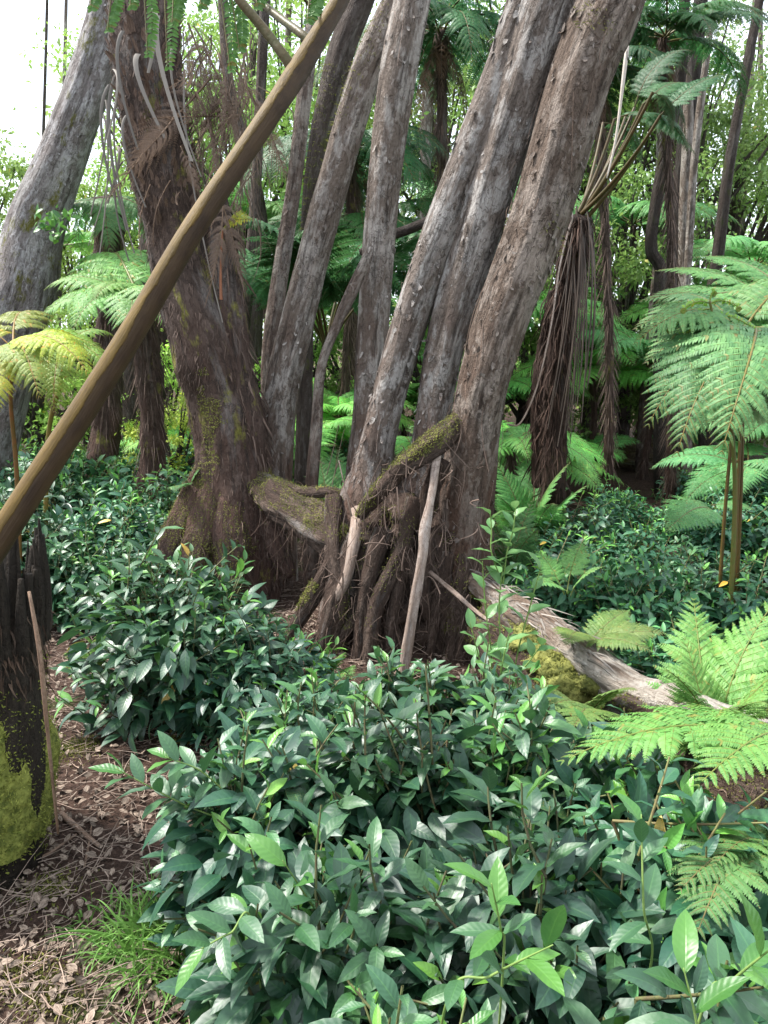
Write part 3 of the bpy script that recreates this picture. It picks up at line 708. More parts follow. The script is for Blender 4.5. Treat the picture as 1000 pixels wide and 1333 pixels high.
ground_fern(765, 2.75, [(655, 945, 2.5), (690, 895, 2.7), (740, 960, 2.3), (700, 930, 2.45), (830, 900, 2.5)], 'near', (1.3, 1.1, .8), 'olive green fern spilling over the tea shrubs in front of the mossy log', h=935)
ground_fern(735, 3.7, [(685, 760, 3.5), (700, 715, 3.9), (790, 735, 3.6), (760, 705, 4.0)], 'small', (1.7, 1.75, 1.4), 'small fern with a star of pale fronds behind the sapling', h=775, stc=(1, 1.3, .8))
ground_fern(760, 3.2, [(870, 825, 3.1), (820, 795, 3.4), (735, 840, 2.9), (850, 850, 2.9)], 'flat', (1.5, 1.15, .85), 'yellowish low fern on the upper side of the bleached log', h=835)
ground_fern(925, 4.9, [(862, 692, 4.4), (900, 650, 4.9), (985, 665, 4.8)], 'flat', (1.15, 1.45, 1.4), 'blue green frond drooping over the right bed by the reddish stems', h=665)
ground_fern(690, 5.6, [(640, 640, 5.2), (645, 595, 5.8), (745, 600, 5.5), (660, 665, 5.0), (720, 655, 5.0), (700, 580, 6.2), (770, 630, 5.4)], 'flat', (1.2, 1.55, 1.25), 'spreading fern right of the big trunk foot')
ground_fern(660, 4.7, [(640, 705, 4.5), (700, 690, 4.4), (690, 650, 4.9), (625, 665, 4.6)], 'small', (.9, 1.1, .95), 'small fern tucked against the right side of the big trunk foot')
ground_fern(700, 7.6, [(645, 585, 7.4), (665, 560, 7.8), (740, 565, 7.6), (760, 590, 7.2), (690, 555, 8.2)], 'lowflat', (1.2, 1.5, .9), 'light green fern before the far shaggy trunk', group=None)
ground_fern(118, 3.55, [(85, 815, 3.4), (150, 800, 3.5), (90, 850, 3.3), (130, 855, 3.2)], 'small', BRIGHT, 'small light fern sprig peeping from the left side of the broad tea shrub')
ground_fern(430, 3.5, [(395, 855, 3.3), (460, 850, 3.3), (440, 820, 3.5), (475, 880, 3.2)], 'small', (1.1, 1.3, .8), 'small green fern at the foot of the dark root mass')
ground_fern(440, 6.0, [(405, 640, 5.6), (415, 590, 6.4), (475, 600, 6.2), (470, 640, 5.8), (440, 580, 6.6)], 'lowflat', (1., 1.25, 1.1), 'pale fern behind the mossy root left of the grey trunks')
ground_fern(385, 7.5, [(345, 560, 7.2), (430, 545, 7.4), (400, 530, 8.0), (360, 590, 7.0), (440, 580, 7)], 'arch', (1.2, 1.3, .9), 'bright fern between the shaggy trunk and slim trunks')
ground_fern(245, 4.9, [(215, 610, 4.8), (270, 600, 4.9), (235, 640, 4.6)], 'small', (1., 1.2, 1.), 'tiny pale fern at the left foot of the shaggy trunk', h=640)

# left ferns
b = G(190, 6.6)
crown = P(185, 398, 6.3)
e = crown_fern(b, crown, 0, 1, 'arch', 'small tree fern with a fresh green crown behind the diagonal stalk', trunk=True, rt=.10)
for tx, ty, tY in [(45, 425, 5.9), (60, 380, 6.4), (90, 440, 5.4), (120, 395, 5.6), (255, 375, 6.2), (270, 400, 5.8), (150, 365, 7.6), (225, 430, 5.4), (175, 455, 5.3)]:
    add_frond(e, crown, P(tx, ty, tY), 'arch', cr((1.7, 1.75, 1.2), .08), 0, (1, 1.2, .7))
b = G(18, 4.4); crown = P(18, 455, 4.3)
e = empty('yellowing_fern', b, 'yellowing fern on a thin brown stem at the left edge', 'fern')
mb = MB(); tube(mb, [b, P(22, 620, 4.4), P(14, 520, 4.35), crown], [.014, .013, .011, .010], 8, .05); mb.build('stalk', MT['stalk'], e, color=(1., .55, .4))
for tx, ty, tY, c in [(128, 490, 3.9, YEL), (-60, 500, 4.2, YEL), (60, 520, 3.8, (2.6, 1.6, .8)), (140, 455, 4.3, (2.2, 1.7, .8)), (-40, 440, 4.6, YEL), (50, 428, 5.0, (2.4, 1.5, .8)), (0, 540, 3.8, YEL)]:
    add_frond(e, crown, P(tx, ty, tY), 'sparse', cr(c, .1), 0, (1.6, 1.0, .5))
b = G(52, 4.9); e = empty('yellowing_fern', b, 'fern with a bent mottled stalk and a wilted brown tip left of the diagonal stalk', 'fern')
mb = MB(); crown = P(85, 450, 4.7); tube(mb, [b, P(62, 580, 4.9), P(78, 500, 4.8), crown], [.016, .015, .013, .010], 8, .05); mb.build('stalk', MT['stalk'], e, color=(1.2, 1.0, .6))
for tx, ty, tY, c in [(150, 490, 4.5, (2.4, 1.7, .8)), (10, 480, 4.4, (2.6, 1.6, .7)), (150, 440, 5.0, (2., 1.6, .9)), (75, 540, 4.2, (2.4, 1.5, .7))]:
    add_frond(e, crown, P(tx, ty, tY), 'sparse', cr(c, .1), 0, (1.6, 1.0, .5))
add_frond(e, P(60, 510, 4.6), P(78, 555, 4.5), 'dead', (.4, .3, .25), 0, (.5, .4, .3), 'dead', 'wilted_frond')

# ------------------------------------------------------------------ trunks
def trunk_part(e, pts, wpx, mat, name='trunk', seg=64, step=.025, amp=.10, nsc=7, st=.3, flute=.04, nfl=5, seed=0, flakes=0, hairs=0, fibre=0, fl=(.05, .16), mossn=0, mosscond=None, tw=.007, col=None):
    P3 = [P(*p) for p in pts]; r = [w*px2m(p[2], p[1])/2*.97 for w, p in zip(wpx, pts)]
    if P3[0][2] > gz(P3[0][0], P3[0][1]):
        d = nrm(P3[0]-P3[1]); q = P3[0]+d*min((P3[0][2]+.1)/max(-d[2], .3), 2.); q[2] = float(gz(q[0], q[1]))-.12; P3.insert(0, q); r.insert(0, r[0]*1.15)
    mb = MB(); X, N, T = tube(mb, P3, r, seg, step, amp, nsc, st, flute, nfl, seed=seed)
    if flakes:
        flakes = int(flakes*1.5)
        p, n = pick(X, N, flakes); f = MB(); ax = nrm(np.asarray(P3[-1])-P3[0])
        leaves(f, p-n*.004, nrm(-ax+n*rng.uniform(.02, .35, (flakes, 1))+rng.normal(0, .15, (flakes, 3))), n, rng.uniform(.012, .05, flakes), rng.uniform(.008, .028, flakes), rng.normal(-.2, .5, flakes), .1, rng.random(flakes)**3*.35, nu=3, nv=1, base=.9, wav=.1)
        ax0 = np.asarray(P3[0])
        for v in range(len(f.v)): f.co[v] = np.stack([f.v[v][:, 0], f.v[v][:, 1], (f.v[v]-ax0) @ ax], -1)
        merge(mb, f, 0)
    if fibre:
        p, n = pick(X, N, fibre); f = MB()
        ribbons(f, p-n*.01, n*rng.uniform(.05, .45, (fibre, 1))+np.array([0, 0, -1])+rng.normal(0, .18, (fibre, 3)), rng.uniform(*fl, fibre), rng.uniform(.4, 1.3, fibre)*tw, .1, 4, tint=rng.random(fibre), curl=.12)
        merge(mb, f, 1)
    if hairs:
        p, n = pick(X, N, hairs); f = MB(); q = p+rng.normal(0, .10, (hairs, 3))*[.5, .3, 1.6]
        # thin vines hug the bark
        d = q-p; d -= n*(np.sum(d*n, 1)[:, None]); tubes(f, p+n*.006, p+d*.5+n*.022+rng.normal(0, .015, (hairs, 3)), p+d+n*.003, .0016, .0009, 7, 4)
        merge(mb, f, 2)
    o = mb.build(name, [MT[mat], MT['fibre'], MT['paleroot']], e, color=col)
    if mossn:
        p, n = pick(X, N, mossn, cond=mosscond); f = MB()
        if len(p): ribbons(f, p, n+rng.normal(0, .4, p.shape), rng.uniform(.008, .03, len(p)), .004, .3, 3, tint=rng.random(len(p))*.7); f.build('moss', MT['mosstuft'], o)
    return X, N
def moss_cond(seed, sc, thr, up=0., zr=None):
    def f(a, b):
        m = fbm(a*sc, seed, 3)+up*b[:, 2] > thr
        if zr: m &= (a[:, 2] > zr[0]) & (a[:, 2] < zr[1])
        return m
    return f
def up_ext(pts, w, k=1.6, wl=.8):  # carry a trunk on above the frame
    a, b = np.array(pts[-2], float), np.array(pts[-1], float); d = (b-a)
    return pts+[tuple(b+d*k)], w+[w[-1]*wl]

CL = 'multi stemmed grey barked tree standing on raised mossy roots in the centre'
E = empty('multi_stemmed_tree', G(540, 4.1), CL, 'tree')
t1, w1 = up_ext([(478, 665, 4.25), (486, 610, 4.25), (498, 550, 4.22), (531, 430, 4.2), (580, 289, 4.15), (655, 100, 4.1), (690, 0, 4.05)], [80, 56, 46, 47, 51, 56, 58], 2.)
t2, w2 = up_ext([(545, 665, 4.22), (552, 620, 4.2), (562, 550, 4.17), (585, 430, 4.15), (627, 289, 4.1), (685, 100, 4.05), (717, 0, 4.0)], [60, 50, 46, 54, 62, 72, 78], 2.)
t3, w3 = up_ext([(603, 770, 4.0), (604, 690, 4.0), (619, 560, 4.0), (648, 430, 3.98), (699, 289, 3.95), (755, 100, 3.9), (797, 0, 3.87)], [84, 70, 65, 70, 77, 81, 86], 2.)
trunk_part(E, t1, w1, 'bark', seg=72, amp=.10, flute=.035, seed=1, flakes=420, hairs=22)
trunk_part(E, t2, w2, 'bark', seg=72, amp=.11, flute=.05, seed=4, flakes=380, hairs=14)
trunk_part(E, t3, w3, 'bark', col=(.72, .64, .58), seg=80, amp=.13, flute=.06, nfl=4, seed=7, flakes=700, hairs=50, mossn=500, mosscond=moss_cond(5, 3, .25, zr=(2., 3.4)))
# root mass
def root(par, pts, r, mat='root', name='root', seg=14, amp=.3, seed=0, moss=0, mup=.5, fib=0, thr=.2, flat=None):
    mb = MB(); X, N, T = tube(mb, [P(*p) if isinstance(p, tuple) else p for p in pts], r, seg, .02, amp, 14, .35, .08, 4, seed=seed, flat=flat)
    o = None
    if fib:
        p, n = pick(X, N, int(fib*1.3)); f = MB(); tdir = nrm(X[-1].mean(0)-X[0].mean(0)); ribbons(f, p, tdir+n*rng.uniform(.0, .5, (len(p), 1))+rng.normal(0, .25, p.shape), rng.uniform(.02, .10, len(p)), rng.uniform(.0015, .006, len(p)), .2, 4, tint=rng.random(len(p)), curl=.2); merge(mb, f, 1)
    o = mb.build(name, [MT[mat], MT['fibre']], par)
    if moss:
        p, n = pick(X, N, int(moss*2.6), cond=moss_cond(seed, 6, thr, mup)); f = MB()
        if len(p):
            leaves(f, p-n*.003, n+rng.normal(0, .7, p.shape), n+rng.normal(0, .5, p.shape), rng.uniform(.005, .014, len(p)), .0045, 1., .2, rng.random(len(p))*.8, nu=2, nv=1)
            f.build('moss', MT['mosstuft'], o)
    if fib:
        p, n = pick(X, N, fib); f = MB()
        tubes(f, p, p+n*.03+rng.normal(0, .03, p.shape)-[0, 0, .05], p+n*.03+rng.normal(0, .05, p.shape)-np.array([0, 0, 1])*rng.uniform(.04, .20, (fib, 1)), .0016, .0006, 5, 3, tint=rng.random(fib)); f.build('rootlets', MT['fibre'], o)
    return X, N, o
root(E, [(520, 640, 4.25), (520, 700, 4.22), (505, 780, 4.15), (500, 900, 4.15)], [.18, .27, .29, .36], seed=3, seg=64, amp=.6, name='root_mass', fib=700, moss=2200, thr=.12)
root(E, [(600, 690, 4.05), (600, 770, 4.0), (590, 830, 3.95), (585, 920, 3.95)], [.15, .19, .16, .24], seed=13, seg=40, amp=.6, name='root_mass', fib=400, moss=1500, thr=.1)
rs = [([(470, 660, 4.15), (462, 700, 3.95), (452, 750, 3.86), (436, 785, 3.86), (425, 830, 3.95)], [.05, .032, .028, .028, .03], 'paleroot', 0),
      ([(450, 690, 4.1), (430, 740, 4.0), (405, 780, 3.95), (375, 830, 3.95)], [.06, .05, .045, .03], 'root', 500),
      ([(465, 700, 4.0), (440, 760, 3.9), (425, 810, 3.85), (405, 880, 3.8)], [.06, .055, .045, .035], 'root', 400),
      ([(500, 690, 3.95), (478, 760, 3.85), (470, 830, 3.8), (465, 900, 3.75)], [.06, .045, .04, .035], 'root', 0),
      ([(540, 650, 3.95), (520, 720, 3.85), (490, 790, 3.78), (478, 880, 3.72)], [.05, .04, .038, .03], 'root', 100),
      ([(530, 700, 3.92), (515, 780, 3.82), (508, 840, 3.78), (505, 900, 3.74)], [.04, .035, .03, .03], 'root', 0),
      ([(585, 720, 3.9), (570, 780, 3.85), (562, 840, 3.8), (555, 910, 3.78)], [.04, .028, .02, .02], 'root', 0),
      ([(610, 740, 3.9), (590, 800, 3.85), (590, 850, 3.8), (600, 910, 3.78)], [.05, .035, .03, .03], 'root', 200),
      ([(628, 750, 3.92), (640, 800, 3.85), (640, 850, 3.8), (640, 910, 3.78)], [.06, .04, .04, .03], 'root', 200),
      ([(470, 655, 4.3), (430, 642, 4.35), (395, 640, 4.5), (345, 620, 4.9)], [.03, .035, .032, .02], 'root', 200),
      ([(560, 745, 3.86), (590, 770, 3.72), (625, 800, 3.55), (670, 830, 3.4)], [.012, .012, .011, .008], 'paleroot', 0)]
for k in range(9):
    x0 = rng.uniform(425, 640); x1 = x0+rng.normal(-14 if x0 < 540 else 8, 20); Y0 = 3.98 if x0 < 580 else 3.95
    rs.append(([(x0+rng.normal(0, 6), rng.uniform(640, 690), Y0+.22), (x0, rng.uniform(700, 750), Y0-.02), (x0+rng.normal(0, 10), 780, Y0-.12), (x1+rng.normal(0, 10), 835, Y0-.14), (x1, 915, Y0-.2)], [.05, .042, .032, .026, .02], 'root', 250 if k % 2 == 0 else 0))
for i, (p, r, m, mo) in enumerate(rs): root(E, p, np.array(r)*(1 if i else 1.), m, seed=20+i, moss=int(mo*1.6), fib=40 if m == 'root' else 6, amp=.5 if m == 'root' else .35, seg=18)
# mossy arching root between the stems
root(E, [(470, 672, 3.95), (490, 645, 3.88), (520, 612, 3.85), (550, 590, 3.84), (575, 572, 3.88), (600, 540, 4.02)], [.028, .04, .05, .062, .062, .03], seed=40, seg=36, amp=.55, moss=2600, mup=.9, thr=.15, fib=70)
root(E, [(575, 600, 3.9), (560, 640, 3.92), (548, 690, 3.95)], [.05, .05, .04], seed=41, fib=30)
# thin vines over the root mass
f = MB(); n = 150; A = np.array([P(rng.uniform(420, 640), rng.uniform(600, 860), 3.70+rng.uniform(0, .15)) for _ in range(n)])
C = A+rng.normal(0, .11, (n, 3))*[.6, .3, 1.3]; tubes(f, A, (A+C)/2+rng.normal(0, .05, (n, 3)), C, rng.uniform(.001, .005, n), .001, 9, 5, tint=rng.random(n)); tag(f.build('root_tangle', MT['fibre'], E), kind='stuff')

# mossy horizontal root log to the left
e = empty('mossy_log', G(400, 4.4), 'short mossy log bridging from the shaggy trunk to the central roots', 'log')
root(e, [(325, 625, 5.0), (370, 655, 4.65), (410, 680, 4.4), (445, 700, 4.2), (490, 730, 4.1)], [.08, .12, .12, .125, .10], 'root', 'log', 40, .45, 50, moss=4200, mup=.7, thr=.2, fib=160)
e = empty('dry_stick', P(455, 665, 3.8), 'thin straight pale stick standing upright among the central roots', 'stick')
mb = MB(); tubes(mb, P(458, 672, 3.86), P(450, 640, 3.8), P(441, 599, 3.8), .0045, .003, 5, 6); mb.build('stick', MT['paleroot'], e, color=(1.5, 1.5, 1.5))
# pale leaning branch
e = empty('leaning_branch', P(522, 890, 3.55), 'bare pale branch leaning from the ground up against the mossy root', 'branch')
root(e, [(519, 925, 3.55), (527, 860, 3.58), (540, 780, 3.62), (550, 725, 3.66), (553, 690, 3.69), (561, 650, 3.74), (570, 588, 3.86)], [.030, .031, .027, .022, .025, .018, .020], 'paleroot', 'branch', 20, .5, 60)
# bleached fallen log on the right
e = empty('fallen_log', P(760, 850, 3.1), 'bleached fallen log with mossy flanks running down to the right edge', 'log')
lp = [(585, 725, 4.12), (640, 775, 3.7), (700, 815, 3.4), (760, 860, 3.1), (830, 905, 2.8), (900, 928, 2.5), (1010, 975, 2.15), (1130, 1040, 1.85)]
X, N, o = root(e, lp, [.02, .060, .080, .080, .076, .075, .075, .075], 'log', 'log', 64, .38, 71)
p, n = pick(X, N, 22000, cond=lambda a, b: (fbm(a*4, 8, 3)-b[:, 2]*.45-b[:, 1]*.2 > .12)); f = MB()
leaves(f, p-n*.004, n+rng.normal(0, .7, p.shape), n+rng.normal(0, .5, p.shape), rng.uniform(.005, .014, len(p)), .0045, 1., .2, rng.random(len(p))*.8, nu=2, nv=1); f.build('moss', MT['mosstuft'], o)
def moss_lump(par, px, py, Y, r, n=1500, sq=(1, 1, .8), name='moss_cushion', seed=0):
    c = P(px, py, Y); st = rng; th = np.linspace(0, 2*pi, 40, endpoint=False); ph = np.linspace(-pi/2, pi/2, 22)
    D = np.stack([np.cos(ph)[:, None]*np.cos(th), np.cos(ph)[:, None]*np.sin(th), np.sin(ph)[:, None]*np.ones(40)], -1)
    R = r*(1+.35*fbm(D*2.2+seed, seed, 4)+.10*fbm(D*9+seed, seed+3, 3))
    X = c+D*R[..., None]*np.array(sq); i = np.arange(21)[:, None]; j = np.arange(40)[None]
    mb = MB(); mb.add(X, np.stack([i*40+j, i*40+(j+1) % 40, (i+1)*40+(j+1) % 40, (i+1)*40+j], -1)); o = mb.build(name, MT['moss'], par)
    p, nn = pick(X, D, n); f = MB(); leaves(f, p-nn*.003, nn+rng.normal(0, .7, p.shape), nn+rng.normal(0, .5, p.shape), rng.uniform(.008, .022, len(p)), .005, 1., .2, rng.random(len(p))*.7, nu=2, nv=1)
    f.build('moss_tufts', MT['mosstuft'], o)
moss_lump(e, 735, 872, 3.12, .10, 2600, (1.1, .8, .75), seed=1); moss_lump(e, 712, 862, 3.2, .09, 1500, seed=2); moss_lump(e, 775, 890, 2.98, .06, 900, seed=3); moss_lump(e, 690, 835, 3.32, .09, 1500, seed=4); moss_lump(e, 745, 895, 3.05, .10, 1800, (1.2, .8, .7), seed=6)
for (a, bb, c, r, s) in [((650, 815, 3.65), (700, 880, 3.3), (740, 930, 3.1), .16, 5), ((820, 950, 2.75), (930, 1000, 2.4), (1040, 1060, 2.05), .15, 6)]:
    root(e, [a, bb, c], [r, r, r], 'root', 'log_flank', 30, .3, 80+s, moss=2600, mup=.2, thr=-.05, fib=60)
# peeled slivers on top of the log
p, n = pick(X[:60], N[:60], 220, cond=lambda a, b: b[:, 2] > .3); f = MB(); ax = nrm(P(*lp[3])-P(*lp[1]))
ribbons(f, p+n*.004, ax+rng.normal(0, .15, p.shape), rng.uniform(.05, .22, len(p)), rng.uniform(.003, .010, len(p)), .0, 5, tint=rng.random(len(p)), curl=.08); f.build('splinters', MT['strap'], o)
# mossy log far right
e = empty('mossy_log', G(790, 10.1), 'dark mossy log lying level at the back of the right bed', 'log')
root(e, [G(680, 10.6)+[0, 0, .12], G(760, 10.2)+[0, 0, .16], G(840, 9.9)+[0, 0, .15], G(935, 9.5)+[0, 0, .12]], [.20, .21, .20, .17], 'root', 'log', 24, .25, 91, moss=5000, mup=.8, thr=.05, fib=100)
for o in e.children: o.color = (1.5, 1.6, 1.2, 1)  # colour lifted to make up for the shade over this log

# shaggy big trunk
SH = e = empty('shaggy_tree', G(305, 4.95), 'thick shaggy brown trunk with yellow moss on its foot and dry fronds hanging from it', 'tree')
tp, tw = up_ext([(298, 790, 4.95), (306, 725, 4.97), (306, 640, 5.0), (298, 550, 5.05), (279, 480, 5.05), (260, 420, 5.05), (240, 350, 5.1), (219, 260, 5.1), (205, 180, 5.1), (192, 90, 5.1), (188, 0, 5.1)], [150, 122, 98, 94, 96, 88, 84, 78, 84, 88, 88], 2.)
X, N = trunk_part(e, tp, tw, 'shag', seg=90, step=.03, amp=.22, nsc=6, st=.5, flute=.05, seed=21, fibre=15000, fl=(.02, .075), tw=.006)
p, n = pick(X, N, 24000, cond=lambda a, b: (fbm(a*4.2, 31, 4)+(.35-np.abs(b[:, 0]+.45)*.5)-(a[:, 2]-.4)*.22 > .12) & (a[:, 2] < 1.6)); f = MB()
leaves(f, p-n*.002, n+rng.normal(0, .7, p.shape), n+rng.normal(0, .5, p.shape), rng.uniform(.006, .016, len(p)), .005, 1., .2, rng.random(len(p))*.8, nu=2, nv=1); f.build('moss', MT['mosstuft'], e)
for i, (p, r) in enumerate([([(275, 590, 5.0), (246, 660, 4.85), (228, 700, 4.75), (205, 750, 4.65)], [.05, .085, .08, .04]), ([(330, 600, 5.0), (350, 670, 4.9), (362, 710, 4.8), (378, 750, 4.75)], [.05, .085, .08, .04]), ([(300, 600, 5.0), (298, 680, 4.78), (300, 725, 4.68), (296, 780, 4.6)], [.06, .11, .10, .05]), ([(280, 600, 5.0), (266, 680, 4.75), (256, 725, 4.65), (246, 770, 4.55)], [.05, .085, .08, .04])]):
    root(e, p, r, 'shag', 'root', 20, .35, 110+i, moss=3000 if i != 1 else 100, mup=.3, thr=-.2, fib=80)
# bare peeling stem against its right side
trunk_part(e, [(338, 640, 4.95), (328, 560, 4.95), (308, 470, 5.0), (296, 400, 5.05), (285, 310, 5.15), (280, 250, 5.2)], [26, 34, 40, 46, 44, 30], 'shag', 'peeling_stem', 30, .04, .3, seed=23, fibre=700, fl=(.06, .22), tw=.014)
# leaf-base scales on the upper trunk
p, n = pick(X, N, 520, zlo=2.25); f = MB()
leaves(f, p, np.array([0, 0, 1.])+n*.35+rng.normal(0, .15, p.shape), n, rng.uniform(.05, .10, len(p)), rng.uniform(.02, .04, len(p)), -.3, -.3, rng.random(len(p))*.6, nu=3, nv=1, base=.9); tag(f.build('leaf_bases', MT['fibre'], e), kind='stuff')
# straps and dead fronds
f = MB()
for (x0, y0, x1, y1, Y, w) in [(160, 40, 180, 195, 4.8, .02), (180, 70, 215, 180, 4.85, .03), (205, 20, 250, 210, 4.75, .03), (195, 10, 193, 95, 4.7, .028), (148, 90, 140, 180, 4.9, .015), (143, 110, 150, 260, 5.0, .02), (150, 100, 165, 300, 5.0, .022), (138, 130, 118, 280, 5.0, .013), (135, 150, 130, 330, 5.05, .012), (155, 120, 175, 330, 5., .014), (145, 200, 115, 320, 5.1, .009), (225, 60, 262, 230, 4.8, .014), (165, 150, 190, 270, 4.9, .016), (240, 90, 290, 420, 4.9, .012), (152, 190, 140, 265, 5.05, .02), (160, 210, 168, 340, 5.05, .014)]:
    A = P(x0, y0, Y); C = P(x1, y1, Y-.08); B = A*.6+C*.4+np.array([.10*np.sign(x0-x1+.1), -.06, .10])
    t = np.linspace(0, 1, 12)[:, None]; c = (1-t)**2*A+2*t*(1-t)*B+t*t*C; ww = w*(1-.45*t)*.5
    V_ = np.stack([c-np.array([1, .3, 0])*ww, c+np.array([0, -.004, 0]), c+np.array([1, .3, 0])*ww], 1)
    i = np.arange(11)[:, None]; j = np.arange(2)[None]
    f.add(V_, np.stack([i*3+j, i*3+j+1, (i+1)*3+j+1, (i+1)*3+j], -1), ti=rng.random())
tag(f.build('dry_straps', MT['strap'], e), kind='stuff')
for (x0, y0, x1, y1, Y) in [(222, 165, 178, 225, 4.75), (228, 150, 238, 285, 4.75), (235, 190, 242, 270, 4.7), (222, 235, 195, 330, 4.8), (250, 80, 270, 230, 5.0), (265, 60, 300, 260, 5.1), (285, 70, 310, 300, 5.2), (275, 100, 285, 330, 5.1), (300, 80, 330, 300, 5.3), (255, 120, 300, 340, 5.0), (268, 170, 262, 330, 5.1), (292, 120, 262, 300, 5.2), (318, 90, 335, 280, 5.4), (310, 150, 320, 330, 5.3), (196, 240, 186, 340, 4.9), (245, 30, 255, 200, 5.1), (280, 240, 290, 400, 4.95), (290, 260, 300, 410, 4.95), (270, 260, 268, 360, 5.0), (234, 250, 228, 300, 4.7)]:
    add_frond(e, P(x0, y0, Y), P(x1, y1, Y-.02), 'dead', (lambda g: (g, g*.95, g*.95))(rng.uniform(.7, 1.2)), rng.uniform(-1.5, 1.5), (1, .9, .8), 'dead', 'dead_frond')
f = MB(); n = 420; a = np.array([P(rng.uniform(238, 335), rng.uniform(30, 290), 5.05+rng.uniform(0, .5)) for _ in range(n)])
ribbons(f, a, rng.normal(0, .25, (n, 3))+[0, 0, -1], rng.uniform(.1, .5, n), rng.uniform(.003, .012, n), 0, 5, tint=rng.random(n), curl=.15); tag(f.build('dead_strands', MT['dead'], e), kind='stuff')
o = add_frond(e, P(288, 305, 5.2), P(350, 275, 5.0), 'small', (4., 2., .6), .6, (1, .7, .3)); o['label'] = 'yellow frond tip'
f = MB(); tubes(f, P(288, 390, 4.85), P(286, 350, 4.85), P(290, 300, 4.9), .009, .005, 6, 8); f.build('stalk', MT['dead'], e, color=(1.5, .85, .6))

# far left leaning pale tree
LT = e = empty('leaning_tree', G(20, 7), 'pale leaning trunk mottled with moss at the far left', 'tree')
tp, tw = up_ext([(-40, 600, 7.), (-10, 490, 7.), (14, 420, 7.), (32, 370, 7.), (47, 300, 7.), (84, 200, 6.95), (110, 130, 6.9), (138, 50, 6.9), (160, -20, 6.85)], [110, 100, 92, 84, 72, 60, 58, 60, 62], 2.)
trunk_part(e, tp, tw, 'bark_pale', seg=56, step=.05, amp=.12, flute=.07, nfl=3, seed=31, flakes=250, mossn=1200, mosscond=moss_cond(12, 2.2, .28))
f = MB(); n = 60; a = np.repeat([P(72, 292, 6.6)], n, 0); leaves(f, a+rng.normal(0, .07, (n, 3)), rng.normal(0, 1, (n, 3)), rng.normal(0, .5, (n, 3))+[0, -.3, 1], rng.uniform(.05, .09, n), .04, .5, .2, rng.random(n), nu=4, nv=1); tubes(f, np.repeat([P(60, 300, 6.8)], n, 0), np.repeat([P(66, 300, 6.7)], n, 0), a, .008, .004, 4, 5, tint=.5); f.build('leafy_sprig', MT['tea_young'], e)
# slim trunks between
def slim(label, pts, w, mat='bark_thin', name='slim_tree', sd=0, cat='tree', dk=1., **k):
    e = empty(name, G(pts[0][0], pts[0][2]), label, cat)
    pts = [(pts[0][0], pts[0][1]+45, pts[0][2])]+list(pts); w = [w[0]*1.15]+list(w)
    tp, tw = up_ext(pts, w, 1.2)
    trunk_part(e, tp, tw, mat, seg=36, step=.04, amp=.12, flute=.05, seed=sd, **k)
    for o in e.children: o.color = (dk, dk*.97, dk*.94, 1)
    return e
slim('straight grey trunk leaning right, just right of the shaggy trunk', [(357, 625, 5.2), (366, 510, 5.2), (392, 400, 5.2), (430, 250, 5.15), (475, 100, 5.1), (520, 0, 5.1)], [50, 46, 44, 42, 44, 42], sd=51, flakes=220, hairs=6, mat='bark', mossn=900, mosscond=moss_cond(4, 3, .1, zr=(2.6, 4.)))
slim('thin straight pale stem close behind the straight grey leaning trunk', [(352, 560, 5.5), (352, 460, 5.5), (366, 350, 5.5), (383, 240, 5.5), (398, 110, 5.5), (412, 0, 5.5)], [24, 24, 22, 20, 20, 18], sd=52, flakes=60)
slim('trunk thickly wrapped in brown moss behind the two slim leaning stems', [(395, 580, 6.6), (398, 450, 6.6), (400, 330, 6.6), (412, 210, 6.5), (440, 80, 6.5), (470, 0, 6.5)], [22, 20, 20, 26, 34, 34], sd=53, mossn=2200, mosscond=moss_cond(4, 1, -.3, zr=(2.2, 3.8)), mat='bark_dark')
slim('upright grey trunk left of the three leaning central stems', [(474, 590, 4.9), (480, 540, 4.9), (486, 430, 4.9), (499, 250, 4.9), (518, 100, 4.85), (537, 0, 4.85)], [44, 42, 42, 44, 50, 48], sd=54, flakes=260, hairs=8, mat='bark')
e = slim('small crooked stem with a pale upper half standing on the mossy roots', [(405, 640, 4.8), (412, 560, 4.8), (418, 480, 4.8), (440, 420, 4.78), (458, 380, 4.76)], [18, 16, 13, 13, 16], sd=55)
e = empty('bent_branch', P(540, 296, 5.6), 'short grey branch bending between two grey trunks', 'branch')
root(e, [(470, 330, 5.5), (500, 310, 5.5), (530, 299, 5.5), (552, 290, 5.5), (580, 275, 5.6)], [.03, .032, .033, .03, .028], 'bark_dark', 'branch', 14, .2, 61)
slim('thin dark stem behind the top of the diagonal stalk', [(312, 560, 8.), (318, 430, 8.), (330, 300, 8.), (338, 150, 8.), (345, 0, 8.)], [16, 16, 15, 14, 14], sd=56, mat='bark_dark')
slim('dark mossy trunk right of the shaggy trunk, partly behind the diagonal stalk', [(328, 520, 9.), (332, 400, 9.), (338, 280, 9.), (300, 120, 9.2), (290, 0, 9.4)], [22, 22, 20, 14, 14], sd=57, mat='bark_dark')
slim('dim trunk seen in the gap by the yellowing ferns', [(172, 480, 8.5), (178, 400, 8.5), (190, 330, 8.5), (196, 280, 8.5)], [22, 20, 20, 18], sd=58, mat='bark_dark')
